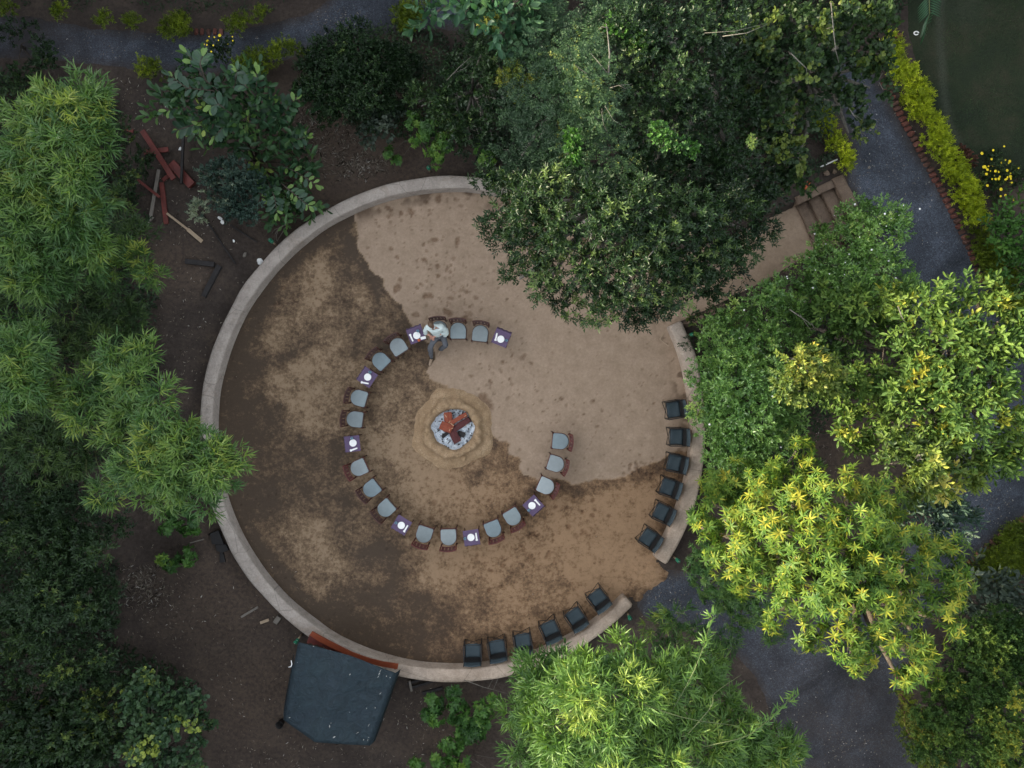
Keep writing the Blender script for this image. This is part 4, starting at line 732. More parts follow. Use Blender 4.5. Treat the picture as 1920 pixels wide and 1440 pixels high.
plant('tree', 'dense olive tree with tips tinted sunlit gold in the bottom right corner', 'tree', (1860, 1330), [(1880, 1180, 40, 3.4, -.1), (1830, 1200, 36, 3.4, -.05), (1910, 1220, 44, 3.6, .08), (1850, 1250, 44, 3.8), (1790, 1290, 36, 3.4, -.08), (1900, 1290, 46, 4.0, .05), (1840, 1320, 46, 4.0, .0), (1780, 1350, 40, 3.8), (1900, 1370, 46, 4.2, .2), (1840, 1390, 42, 4.0, .2), (1780, 1410, 40, 3.8, .1), (1900, 1430, 40, 4.2, .35), (1910, 1310, 16, 4.3, .5), (1885, 1395, 14, 4.4, .5), (1858, 1425, 12, 4.2, .5), (1740, 1340, 26, 3.4, -.05)], 'tiny', 'pale', 120, None, .12, M_BARK, .75, twigs=4, scale=1.35, tint0=.18, tintv=.2)  # high tint values paint sunlit tips onto a shaded tree
plant('shrub', 'shrub tinted sunlit gold at the gravel edge, bottom right', 'shrub', (1715, 1370), [(1700, 1355, 16, 2.6), (1722, 1368, 20, 2.8, .1), (1745, 1385, 16, 2.8), (1735, 1350, 14, 2.8), (1765, 1440, 22, 3.0, -.1), (1770, 1425, 14, 3.0)], 'tiny', 'gold', 121, None, .04, M_BARK, .8, twigs=3, scale=1.3, tint0=.45)  # gold leaves stand in for sun on a low shrub
plant('hedge', 'low yellow green hedge along the bottom right gravel edge', 'hedge', (1710, 1320), strip([(1690, 1290), (1700, 1330), (1720, 1400), (1735, 1450)], 18, .9, 7, 8), 'hedge', 'hedge_o', 122, HG, .0, dens=.8, twigs=2)
plant('shrub', 'undergrowth along the ramp between mud kerb and jasmine', 'shrub', (1330, 610), [(1300, 600, 16, .9), (1340, 590, 20, 1.0), (1390, 565, 20, 1.0), (1440, 540, 18, 1.0), (1300, 640, 14, .8)], 'tiny', 'dark', 123, None, .02, M_BARK, .7, twigs=3)

# --- broad leaved sapling: every leaf an object of its own
M_B = [leaf_mat('sapling_leaf_dark', [(0, (.030, .075, .040)), (1, (.030, .075, .040))], rough=.35, spec=.5), leaf_mat('sapling_leaf_mid', [(0, (.050, .12, .050)), (1, (.050, .12, .050))], rough=.38, spec=.5), leaf_mat('sapling_leaf_young', [(0, (.16, .27, .07)), (1, (.16, .27, .07))], rough=.4)]
def leaf_mesh(mat, i):
    V = [(0, 0, 0), (.12, -.10, .012), (.12, .10, .012)]
    prof = [(0, .015), (.15, .11), (.35, .19), (.6, .235), (.82, .19), (.95, .08)]
    V = []; F = []
    for x_, w in prof: V += [(x_, -w, .05 * w * 4 - .10 * x_ * x_), (x_, 0, -.10 * x_ * x_), (x_, w, .05 * w * 4 - .10 * x_ * x_)]
    V.append((1, 0, -.11))
    for k in range(len(prof) - 1):
        a = k * 3; F += [(a, a + 3, a + 4, a + 1), (a + 1, a + 4, a + 5, a + 2)]
    me = bpy.data.meshes.new('leaf'); a = (len(prof) - 1) * 3; me.from_pydata(V, [], F + [(a, len(V) - 1, a + 1), (a + 1, len(V) - 1, a + 2)]); me.materials.append(mat)
    for p in me.polygons: p.use_smooth = True
    return me
LM = [leaf_mesh(m, i) for i, m in enumerate(M_B)]
sb = G(478, 300); sap = thing('sapling', 'open sapling with broad oval leaves on bare branches above the bluish bush', 'tree', sb)
sr = random.Random(5)
BR = [[(478, 300, .2), (455, 250, 1.6), (430, 190, 2.6), (385, 150, 3.2), (348, 95, 3.6)], [(478, 300, .2), (440, 260, 1.5), (390, 220, 2.2), (340, 200, 2.5), (305, 210, 2.5)], [(478, 300, .3), (485, 240, 1.8), (480, 180, 2.9), (482, 130, 3.3)], [(478, 300, .3), (500, 250, 1.6), (530, 215, 2.2), (560, 180, 2.5)], [(478, 300, .3), (520, 270, 1.4), (545, 265, 1.7), (580, 255, 2.0)], [(478, 300, .2), (520, 305, 1.0), (560, 325, 1.4), (598, 350, 1.5)], [(478, 300, .2), (500, 335, 1.0), (515, 370, 1.3), (520, 405, 1.2)], [(478, 300, .2), (535, 350, 1.2), (565, 375, 1.3), (582, 388, 1.3)], [(478, 300, .2), (430, 270, 1.2), (385, 255, 1.5), (345, 245, 1.6)], [(430, 190, 2.6), (400, 170, 2.9), (350, 165, 3.0), (318, 140, 3.0)], [(430, 190, 2.6), (440, 160, 3.0), (445, 130, 3.2)], [(478, 240, 1.8), (455, 225, 2.4), (420, 235, 2.6), (400, 260, 2.4)], [(390, 220, 2.2), (360, 235, 2.3), (330, 245, 2.1)], [(500, 250, 1.6), (500, 220, 2.3), (515, 190, 2.7)], [(478, 300, .2), (460, 310, 1.0), (475, 345, 1.3), (495, 375, 1.2)], [(385, 150, 3.2), (375, 120, 3.5), (380, 105, 3.5)], [(455, 250, 1.6), (435, 215, 2.7), (410, 195, 3.0), (395, 200, 3.0)], [(480, 180, 2.9), (460, 160, 3.2), (465, 140, 3.2)]]
nleaf = 0
for bi, br in enumerate(BR):
    Q = [P(*p) - sb for p in br]
    tube('branch', Q, [.035, .028, .02, .014, .008][:len(Q)] if len(Q) == 5 else [.03, .022, .014, .008], M_BARK, sap, 6)
    tot = len(Q) - 1; nl = 17
    for j in range(nl):
        if nleaf >= 298: break
        u = tot * (.35 + .65 * (j + .5) / nl); k = min(int(u), tot - 1); p = Q[k].lerp(Q[k + 1], u - k); d = (Q[k + 1] - Q[k]).normalized()
        side = d.cross(Vector((0, 0, 1))).normalized() * (1 if j % 2 else -1)
        spr = .85 if j < nl - 2 else .2
        ld = (d * (1 - spr * .55) + side * spr + Vector((0, 0, sr.uniform(-.1, .35)))).normalized()
        upv = (Vector((0, 0, 1)) + Vector((sr.uniform(-.35, .35), sr.uniform(-.35, .35), 0))).normalized()
        s_ = upv.cross(ld).normalized(); u_ = ld.cross(s_)
        young = j >= nl - 3 or (bi in (5, 7) and sr.random() < .4)
        lo_ = bpy.data.objects.new('leaf', LM[2 if young and sr.random() < .7 else sr.choice((0, 0, 1))]); COL.objects.link(lo_); lo_.parent = sap
        L = sr.uniform(.25, .37) * (.75 if young else 1)
        lo_.matrix_local = Matrix(((ld.x * L, s_.x * L, u_.x * L, p.x), (ld.y * L, s_.y * L, u_.y * L, p.y), (ld.z * L, s_.z * L, u_.z * L, p.z), (0, 0, 0, 1))); nleaf += 1
(V, F, T), _t = crown_geo([(395, 195, 40, 2.6), (440, 225, 40, 2.4), (350, 175, 26, 2.7), (370, 140, 24, 3.0), (490, 210, 40, 2.6), (540, 225, 34, 2.0), (480, 285, 28, 1.3), (500, 255, 26, 1.6), (480, 160, 26, 2.9), (440, 165, 24, 2.8), (425, 265, 30, 1.6), (560, 285, 26, 1.3), (570, 330, 26, 1.2), (515, 350, 24, 1.0), (320, 205, 18, 2.2), (520, 395, 14, .9), (575, 380, 14, .9)], 'broad', 555, .75, tint0=.35, tintv=.2, scale=1.05)
o = mesh_np('crown', V - np.array(sb), F, ML['big'], sap, attrs={'tint': T}); o['kind'] = 'stuff'
# --- palm frond hanging in from the top
pb = G(1760, -60); palm = thing('palm', 'single green palm frond dipping into view at the top edge over the lawn', 'palm', pb)
Q = [P(1738, -60, 3.2) - pb, P(1742, -10, 3.4) - pb, P(1743, 25, 3.2) - pb, P(1733, 66, 2.4) - pb]
tube('trunk', [(0, 0, -.1), (.05, .1, 1.5), Q[0]], [.14, .12, .10], M_BARK, palm, 10)
tube('frond_stem', Q, [.022, .018, .012, .005], M_CULM, palm, 6)
M_PALM = leaf_mat('palm_leaf', [(0, (.03, .09, .04)), (1, (.06, .14, .05))], rough=.35)
pm = bpy.data.meshes.new('leaflet'); pm.from_pydata([(0, 0, 0), (.3, -.05, .015), (.3, .05, .015), (1, 0, -.12), (.3, 0, 0), (.7, -.035, -.04), (.7, .035, -.04)], [], [(0, 1, 4), (0, 4, 2), (1, 5, 3, 4), (4, 3, 6, 2)]); pm.materials.append(M_PALM)
for j in range(44):
    u = 3 * (j + .5) / 44; k = min(int(u), 2); p = Q[k].lerp(Q[k + 1], u - k); d = (Q[k + 1] - Q[k]).normalized(); side = d.cross(Vector((0, 0, 1))).normalized() * (1 if j % 2 else -1)
    ld = (d * .6 + side * (.9 if j < 38 else .3) + Vector((0, 0, .1))).normalized(); s_ = Vector((0, 0, 1)).cross(ld).normalized(); u_ = ld.cross(s_); L = .42 * (1 - .35 * abs(u / 3 - .4))
    lo_ = bpy.data.objects.new('leaflet', pm); COL.objects.link(lo_); lo_.parent = palm
    lo_.matrix_local = Matrix(((ld.x * L, s_.x * L, u_.x * L, p.x), (ld.y * L, s_.y * L, u_.y * L, p.y), (ld.z * L, s_.z * L, u_.z * L, p.z), (0, 0, 0, 1)))
# --- bare pale branches showing in the canopy
def bare(label, pts, r0, subs=()):
    b = G(*pts[0][:2]); th_ = thing('bare_branch', label, 'branch', P(*pts[0]), 0, 'bare pale branches'); o_ = th_.location.copy()
    r0 *= .6; tube('branch', [P(*p) - o_ for p in pts], [r0 * (1 - .7 * i / (len(pts) - 1)) for i in range(len(pts))], M_PALE_BARK, th_, 6)
    for s in subs: tube('twig', [P(*p) - o_ for p in s], [r0 * .5, r0 * .35, r0 * .15][:len(s)], M_PALE_BARK, th_, 5)
bare('forked whitish branch upright in the canopy near the top', [(1141, 140, 7.2), (1143, 100, 7.5), (1140, 70, 7.5), (1137, 45, 7.3)], .035, [[(1141, 140, 7.2), (1125, 120, 7.4), (1108, 100, 7.3)], [(1140, 52, 7.5), (1128, 50, 7.5), (1122, 56, 7.4)]])
bare('long thin whitish branch at the upper right of the canopy', [(1558, 5, 5.9), (1563, 60, 6.1), (1567, 95, 6.0), (1573, 118, 5.8)], .025, [[(1562, 50, 6.0), (1550, 54, 6.0)]])
bare('short pale crooked branch over the round leaved tree', [(1483, 100, 6.2), (1498, 115, 6.3), (1512, 128, 6.2), (1513, 140, 6.1)], .025)
bare('pale branch lying along the vine draped tree', [(838, 150, 4.4), (862, 125, 4.9), (885, 105, 5.0)], .022, [[(850, 138, 4.6), (872, 128, 4.9), (888, 110, 5.0)]])
bare('thin twig arcing over the gravel below the round leaved tree', [(1592, 203, 5.0), (1602, 218, 5.1), (1612, 228, 5.0)], .018, [[(1602, 215, 5.1), (1615, 224, 5.0), (1622, 212, 4.9)]])
bare('grey twigs fanning into the dark gap of the jasmine', [(1480, 580, 4.8), (1510, 600, 4.9), (1540, 622, 4.7)], .025, [[(1500, 590, 4.9), (1515, 612, 4.9), (1525, 625, 4.8)], [(1522, 606, 4.9), (1528, 618, 4.8), (1530, 624, 4.7)]])
bare('curved pale stem among the pale oval leaves', [(1684, 575, 6.6), (1690, 592, 6.8), (1697, 605, 6.7)], .025)
bare('long leafless sprig sticking out left of the bottom bamboo', [(870, 1275, 2.4), (905, 1288, 2.6), (950, 1300, 2.8)], .018, [[(885, 1280, 2.5), (895, 1270, 2.5)], [(915, 1291, 2.6), (925, 1272, 2.6)], [(925, 1293, 2.7), (935, 1270, 2.7)]])
bare('dry twig crossing the soil at the bottom edge', [(880, 1420, .5), (900, 1432, .6), (925, 1450, .6)], .015, [[(890, 1415, .5), (920, 1421, .6), (945, 1422, .6)]])
bare('silvery twigs in the canopy near the hanging vine', [(1143, 165, 7.0), (1160, 160, 7.2), (1183, 158, 7.1)], .016, [[(1160, 160, 7.2), (1172, 166, 7.2), (1182, 162, 7.1)], [(1128, 210, 7.0), (1132, 235, 7.1), (1140, 250, 7.0)], [(1135, 200, 7.1), (1150, 225, 7.1), (1175, 240, 7.0)]])
bare('grey branch lying along the top of the canopy on the right', [(1355, 68, 7.0), (1400, 62, 7.2), (1440, 45, 7.1)], .02, [[(1320, 62, 7.0), (1380, 58, 7.2), (1445, 42, 7.1)]])
bare('crooked grey twig low on the overhanging glossy tree', [(1225, 470, 7.3), (1215, 482, 7.3), (1195, 490, 7.1)], .018, [[(1240, 450, 7.3), (1230, 466, 7.3)]])
# --- undergrowth: dark low ground cover below the trees
def cover(name, label, poly, per_m2, zlo, zhi, L, mat, seed, tv=(.1, .6)):
    r = np.random.RandomState(seed); Q = np.array([tuple(P(*p)[:2]) for p in poly]); lo = Q.min(0); hi = Q.max(0); n = int(per_m2 * np.prod(hi - lo))
    x = r.uniform(lo[0], hi[0], n); y = r.uniform(lo[1], hi[1], n)
    cl = fbm(x, y, 1.1, seed, 3); k = (poly_sdf(x, y, Q) + (fbm(x, y, 1.2, seed + 3) - .5) * .9 > 0) & (low_sdf(x, y) < -.55) & (cl > .36)
    x, y, cl = x[k], y[k], cl[k]; n = len(x); z = ground_z(x, y) + zlo + (zhi - zlo) * r.rand(n) ** .7 * np.clip((cl - .3) * 3, .2, 1)
    d = unit(np.stack([r.randn(n), r.randn(n), r.uniform(-.3, .5, n)], -1)); u = unit(np.stack([r.randn(n) * .5, r.randn(n) * .5, np.ones(n)], -1))
    v, f, tt = make_leaves(np.stack([x, y, z], -1), d, u, L * r.uniform(.6, 1.3, n), L * .45 * r.uniform(.7, 1.3, n), 'dia', np.clip(r.uniform(tv[0], tv[1], n) + (cl - .5), 0, 1))
    NLEAF[0] += len(f); o = mesh_np(name, v, f, ML[mat], attrs={'tint': tt}); tag(o, label, kind='stuff'); return o
cover('undergrowth', 'dark undergrowth below the canopy at the top', [(870, 40), (1000, -60), (1700, -60), (1650, 60), (1540, 130), (1545, 300), (1490, 360), (1380, 430), (1180, 500), (1000, 350), (910, 330), (860, 280), (800, 250), (830, 150)], 420, .05, 1.3, .13, 'dark', 301)
cover('undergrowth', 'dark undergrowth between the bamboo clumps on the left', [(-80, 130), (60, 150), (230, 190), (262, 300), (262, 400), (250, 470), (300, 560), (285, 650), (330, 720), (240, 860), (60, 900), (-80, 900)], 360, .05, 1.1, .14, 'dark', 302)
cover('undergrowth', 'blackish undergrowth in the lower left shade', [(-80, 880), (150, 900), (215, 980), (225, 1180), (360, 1270), (385, 1380), (370, 1500), (-80, 1500)], 330, .05, .9, .14, 'dark', 303, (.0, .4))
cover('undergrowth', 'dark undergrowth at the bottom right beyond the gravel', [(1745, 1200), (1800, 1110), (1990, 1060), (1990, 1500), (1760, 1500)], 330, .05, .9, .13, 'dark', 304)
cover('undergrowth', 'shaded undergrowth below the jasmine and pale crown', [(1290, 640), (1480, 560), (1700, 560), (1720, 700), (1520, 740), (1500, 900), (1330, 960)], 300, .05, .8, .13, 'dark', 305)
cover('undergrowth', 'dark undergrowth between the dense shrub and the canopy', [(560, 180), (600, 60), (760, 50), (870, 60), (880, 240), (760, 290), (650, 240)], 300, .03, .7, .12, 'dark', 308)
cover('grass', 'sparse short grass blades on the dim lawn', [(1730, -60), (2000, -60), (2000, 330), (1830, 330), (1770, 240)], 260, .0, .03, .05, 'dark', 306)
cover('weeds', 'scruffy low weeds along the top beyond the path', [(-60, -60), (640, -60), (560, 10), (420, 30), (200, 15), (-60, 5)], 120, .0, .4, .10, 'dark', 307)
# --- unseen trees added round the clearing to block low sun and dim the corners
bl = []; rr_ = random.Random(3)
for i in range(46):
    y = -26 + 52 * (i + .5) / 46; bl.append((-21.5 + rr_.uniform(-1.6, 1.6), y, rr_.uniform(1.5, 2.3), rr_.uniform(9.6, 11.4)))
NW = len(bl)
for i in range(24): bl.append((-18 + 38 * (i + .5) / 24, 16.2 + rr_.uniform(-.6, 1.2), rr_.uniform(1.3, 1.9), rr_.uniform(7, 10)))
for i in range(24): bl.append((-18 + 38 * (i + .5) / 24, -16.2 - rr_.uniform(-.6, 1.2), rr_.uniform(1.3, 1.9), rr_.uniform(7, 10)))
for i in range(16): bl.append((20.5 + rr_.uniform(-.6, 1.2), -14 + 28 * (i + .5) / 16, rr_.uniform(1.3, 1.9), rr_.uniform(7, 10)))
O = []; D = []; N_ = []; rn = np.random.RandomState(8)
for wi, (x_, y_, R, H) in enumerate(bl):
    n = 1500 if wi < NW else 650; th = rn.rand(n) * 6.283; zz = rn.rand(n) ** .8 * H; rad = R * np.sqrt(rn.rand(n)) * (1 - .5 * (zz / H) ** 3)
    O.append(np.stack([x_ + rad * np.cos(th), y_ + rad * np.sin(th), zz], -1)); D.append(unit(rn.randn(n, 3))); N_.append(unit(rn.randn(n, 3)))
O = np.concatenate(O); n = len(O)
v, f, tt = make_leaves(O, np.concatenate(D), np.concatenate(N_), rn.uniform(.6, 1.0, n), rn.uniform(.3, .5, n), 'lance', rn.rand(n))
tag(mesh_np('added_woods', v, f, ML['dark'], attrs={'tint': tt}), 'tall unseen trees added round the clearing to block low light', kind='stuff')
bm = bmesh.new()
for (x_, y_, R, H) in bl: add_tube(bm, [(x_, y_, -.1), (x_ + .1, y_, H * .5), (x_, y_ + .1, H * .9)], [.16, .12, .04], 6)
w = link_bm('added_woods_trunks', bm, M_BARK); w['kind'] = 'stuff'; w['label'] = 'trunks of the unseen trees added round the clearing'
# ================================================================ FURNITURE AND SMALL THINGS
M_WOODR = simple('red_brown_wood', (.13, .030, .024), (.065, .018, .015), 6, .38, .1, stretch=(1, 8, 8))
M_WOODD = simple('dark_brown_wood', (.085, .032, .024), (.045, .018, .014), 6, .4, .1, stretch=(1, 8, 8))
M_CUSH = simple('grey_blue_cushion', (.225, .265, .275), (.195, .235, .245), 9, .75, .25)
M_CUSH2 = simple('pale_grey_cushion', (.32, .36, .37), (.28, .32, .33), 9, .75, .25)
M_PURP = simple('purple_cloth', (.112, .078, .140), (.092, .064, .118), 25, .85, .15)
M_CANV = simple('slate_canvas', (.042, .060, .070), (.030, .046, .056), 8, .75, .2)
M_IRON = simple('black_iron', (.018, .017, .017), (.012, .011, .011), 20, .45, .1)
t = NT('white_china'); M_CHINA = t.done((.80, .80, .78), .25)
t = NT('white_linen'); n_ = t.noise(30); t.bump(n_, .3, .01); M_LINEN = t.done((.78, .78, .77), .85)
t = NT('pale_blue_glass'); M_GLASS = t.done((.45, .66, .78), .12); t.b.inputs['Transmission Weight'].default_value = .45
def dshape(w, d, n=14):
    # flat front edge at +y, rounded back at -y
    pts = [(-w / 2, d / 2 - .04), (-w / 2 + .03, d / 2), (w / 2 - .03, d / 2), (w / 2, d / 2 - .04)]
    for i in range(n + 1):
        a = -math.pi * i / n; pts.append((w / 2 * math.cos(a), -d / 2 + w / 2 * .92 + w / 2 * .92 * math.sin(a)))
    return pts
def make_chair(name='wooden_chair'):
    root = thing(name, 'x x x x', 'chair')
    bm = bmesh.new(); add_prism(bm, dshape(.475, .49), .455, .52, .022)
    bmesh.ops.triangulate(bm, faces=[f for f in bm.faces if len(f.verts) > 8])
    link_bm('cushion', bm, M_CUSH, root, False)
    bm = bmesh.new(); add_prism(bm, dshape(.51, .53), .40, .453); link_bm('seat_frame', bm, M_WOODR, root)
    for sx in (-1, 1):
        tube('leg', [(sx * .245, .27, 0), (sx * .245, .255, .25), (sx * .24, .25, .47)], [.018, .022, .026], M_WOODD, root)
        tube('leg', [(sx * .235, -.31, 0), (sx * .225, -.24, .25), (sx * .225, -.23, .46)], [.018, .022, .024], M_WOODD, root)
        tube('back_post', [(sx * .225, -.23, .45), (sx * .235, -.265, .66), (sx * .245, -.31, .88)], [.024, .022, .02], M_WOODR, root)
    arc = [(-.26 + .52 * i / 10, -.295 - .04 * math.sin(math.pi * i / 10), .88) for i in range(11)]
    bm = bmesh.new()
    vs = []
    for x_, y_, z_ in arc: vs.append([bm.verts.new((x_, y_ + .012, z_ - .075)), bm.verts.new((x_, y_ + .012 - .02, z_ + .02)), bm.verts.new((x_, y_ - .032, z_ + .02)), bm.verts.new((x_, y_ - .012, z_ - .075))])
    for a, b in zip(vs[:-1], vs[1:]):
        for k in range(4): bm.faces.new((a[k], a[(k + 1) % 4], b[(k + 1) % 4], b[k]))
    bm.faces.new(vs[0]); bm.faces.new(vs[-1][::-1]); link_bm('top_rail', bm, M_WOODR, root, False)
    arc = [(-.235 + .47 * i / 8, -.25 - .03 * math.sin(math.pi * i / 8), .60) for i in range(9)]
    tube('lower_rail', arc, .016, M_WOODR, root)
    for i, x_ in enumerate((-.16, -.055, .055, .16)):
        y0 = -.25 - .03 * math.cos(x_ * 5); y1 = -.295 - .038 * math.cos(x_ * 5)
        bm = bmesh.new(); vv = [bm.verts.new(p) for p in [(x_ - .041, y0 + .01, .60), (x_ + .041, y0 + .01, .60), (x_ + .041, y1 + .012, .83), (x_ - .041, y1 + .012, .83), (x_ - .041, y0 - .008, .60), (x_ + .041, y0 - .008, .60), (x_ + .041, y1 - .006, .83), (x_ - .041, y1 - .006, .83)]]
        for q in ((0, 1, 2, 3), (7, 6, 5, 4), (0, 4, 5, 1), (1, 5, 6, 2), (2, 6, 7, 3), (3, 7, 4, 0)): bm.faces.new([vv[j] for j in q])
        link_bm('back_slat', bm, M_WOODR, root)
    return root
DARK = {}; CHS = []
GC = 'wooden chairs ringed around the fire pit'
CH = [
 (859, 620, (0, 1), 'grey cushioned wooden chair immediately right of the seated man'),
 (900.5, 625, (-.10, 1), 'grey cushioned wooden chair between the man\'s right neighbour and the topmost right purple table'),
 (746, 649, (.53, .85), 'grey cushioned wooden chair next to the table that the man leans on'),
 (713, 676, (.68, .74), 'grey cushioned wooden chair beside the upper left purple table, toward the man'),
 (672.5, 746, (.97, .25), 'grey cushioned wooden chair just below the upper left purple table'),
 (665, 786, (.99, .12), 'grey cushioned wooden chair just above the leftmost purple table'),
 (672.5, 877.5, (.92, -.38), 'orange backed wooden chair just below the leftmost purple table'),
 (696, 917, (.76, -.65), 'dark backed wooden chair, middle one of the three on the lower left'),
 (723, 954, (.74, -.67), 'dark backed wooden chair touching the lower left purple table'),
 (795, 1002.5, (.32, -.95), 'red backed wooden chair right after the lower left purple table'),
 (841, 1007.5, (0, -1), 'wooden chair with creased cushion just left of the bottom purple table'),
 (925, 992.3, (-.39, -.92), 'wooden chair just right of the bottom purple table'),
 (961.7, 970, (-.52, -.85), 'wooden chair just left of the lower right purple table'),
 (1024, 911.7, (-.92, -.40), 'wooden chair with the palest cushion, just right of the lower right purple table'),
 (1042.5, 870, (-.97, -.26), 'wooden chair second from the open right end of the ring'),
 (1051, 827.5, (-1, -.07), 'wooden chair at the open right end of the ring, nearest the dry sand'),
 (823, 617, (.06, 1), 'wooden chair hidden under the seated man'),
]
ch0 = make_chair(); bpy.context.view_layer.update(); kids0 = KIDS(ch0)
def place(root0, kids, i, loc, rz, lab, grp):
    if i == 0:
        root0.location = loc; root0.rotation_euler = (0, 0, rz); root0['label'] = lab; root0['group'] = grp; return root0
    return dup(root0, loc, rz, lab, grp, kids)
for i, (px, py, f, lab) in enumerate(CH):
    q = P(px, py, .5); q.z = .008
    c = place(ch0, kids0, i, q, math.atan2(-f[0], -f[1]) if False else math.atan2(-f[0], -f[1]), lab, GC)
    CHS.append(c)
for i in (0, 1, 2, 3, 4, 5, 7, 8, 16, 13):
    for k in KIDS(CHS[i]):
        if i == 13:
            if k.name.startswith('cushion'): k.data = k.data.copy(); k.data.materials[0] = M_CUSH2
        elif k.name.startswith(('top_rail', 'back_', 'seat_', 'lower')):
            key = k.data.name
            if key not in DARK: DARK[key] = k.data.copy(); DARK[key].materials[0] = M_WOODD
            k.data = DARK[key]
CV = [simple('worn_cushion_%s' % n_, a_, tuple(v * .84 for v in a_), 6, .8, .6) for n_, a_ in (('grey', (.205, .238, .245)), ('pale', (.255, .290, .298)), ('blue', (.195, .245, .265)))]
CVM = {}
for i, c in enumerate(CHS):
    if i in (0, 13): continue
    c.rotation_euler.z += math.radians((i * 37 % 7 - 3) * .8)
    for k in KIDS(c):
        if k.name.startswith('cushion') and i % 4:
            v_ = i % 4 - 1
            if v_ not in CVM: CVM[v_] = k.data.copy(); CVM[v_].materials[0] = CV[v_]
            k.data = CVM[v_]
# tables, cloths and settings
tb0 = thing('side_table', 'x x x x', 'table')
box('tabletop', (0, 0, .575), (.46, .44, .02), M_WOODD, tb0)
for sx in (-1, 1):
    for sy in (-1, 1): tube('leg', [(sx * .23, -sy * .20, 0), (sx * .20, sy * .19, .565)], .013, M_WOODD, tb0, 6)
    tube('side_rail', [(sx * .235, -.24, .59), (sx * .235, .24, .59)], .010, M_WOODD, tb0, 6)
TB = [(939.7, 634, 22, 'topmost right', (-.6, .0)), (780, 628, -20, 'man side', None), (689, 707.5, 0, 'upper left', None), (661, 832, 0, 'leftmost', None), (753, 984, 0, 'lower left', None), (884, 1007.5, 0, 'bottom', None), (999.7, 947.5, 0, 'lower right', None)]
TN = ['at the upper right end of the ring', 'that the seated man leans on', 'on the upper left of the ring', 'farthest left in the ring', 'on the lower left of the ring', 'at the bottom of the ring', 'on the lower right of the ring']
FP = P(850, 805)
PLATES = [(939, 636), (781.5, 629), (689.5, 707), (662, 830.5), (752.5, 985), (883, 1007.5), (997.5, 948)]
NAPK = [((929, 638), (932, 625)), ((769, 628), (774, 639)), ((679, 717), (689.5, 719)), ((657, 845), (670, 840)), ((758, 996), (764, 986)), ((894, 1012.5), (892.5, 1000)), ((1003.5, 937.5), (1012, 947))]
GLAS = [(949.5, 638.5), (784, 621), (694, 698), (660, 821.5), (743, 980), (872, 1009.5), (991.5, 956.5)]
kidsT = None
def cloth_bm():
    bm = bmesh.new(); r = random.Random(2)
    n = 10; w, d = .48, .455; G_ = {}
    for i in range(n + 1):
        for j in range(n + 3):
            x_ = -w / 2 + w * i / n
            if j <= n: y_ = d / 2 - d * j / n; z_ = .596 + r.uniform(0, .003)
            else: y_ = -d / 2 - .03 * (j - n) - .012 * math.sin(i * 2.1); z_ = .596 - .10 * (j - n)
            G_[i, j] = bm.verts.new((x_, y_, z_))
    for i in range(n):
        for j in range(n + 2): bm.faces.new((G_[i, j], G_[i + 1, j], G_[i + 1, j + 1], G_[i, j + 1]))
    return bm
cl0 = link_bm('tablecloth', cloth_bm(), M_PURP); cm = cl0.modifiers.new('thickness', 'SOLIDIFY'); cm.thickness = .006; cm.offset = 1
bm = bmesh.new()
prof = [(0, .004), (.060, .004), (.072, .006), (.108, .018), (.112, .021), (.108, .024), (.07, .012), (.055, .010), (0, .010)]
rings = [[bm.verts.new((r_1 * math.cos(a), r_1 * math.sin(a), z_)) for a in [k * math.pi / 16 for k in range(32)]] for r_1, z_ in prof[1:-1]]
for a, b in zip(rings[:-1], rings[1:]):
    for k in range(32): bm.faces.new((a[k], a[(k + 1) % 32], b[(k + 1) % 32], b[k]))
bm.faces.new(rings[0][::-1]); bm.faces.new(rings[-1]); pl0 = link_bm('plate', bm, M_CHINA, smooth=True)
bm = bmesh.new()
prof = [(.020, 0), (.036, .002), (.040, .05), (.043, .10), (.040, .10), (.037, .05), (.03, .012)]
rings = [[bm.verts.new((r_1 * math.cos(a), r_1 * math.sin(a), z_)) for a in [k * math.pi / 10 for k in range(20)]] for r_1, z_ in prof]
for a, b in zip(rings[:-1], rings[1:]):
    for k in range(20): bm.faces.new((a[k], a[(k + 1) % 20], b[(k + 1) % 20], b[k]))
bm.faces.new(rings[0][::-1]); bm.faces.new(rings[-1]); gl0 = link_bm('glass', bm, M_GLASS, smooth=True)
bm = bmesh.new()
pts = [(-.115, -.022), (.02, -.026), (.06, -.018), (.10, -.038), (.125, -.03), (.125, .03), (.10, .038), (.06, .018), (.02, .026), (-.115, .022)]
add_prism(bm, pts, .0, .022, .006); nk0 = link_bm('napkin', bm, M_LINEN)
bpy.context.view_layer.update(); kidsT = KIDS(tb0)
def solo(o0, i, loc, rz, lab, cat, grp):
    o = o0 if i == 0 else o0.copy()
    if i: COL.objects.link(o)
    o.location = loc; o.rotation_euler = (0, 0, rz); return tag(o, lab, cat, grp)
TILT = [-22, 20, 58, 6, 149, 188, 222]      # rotation so that local +y faces the fire
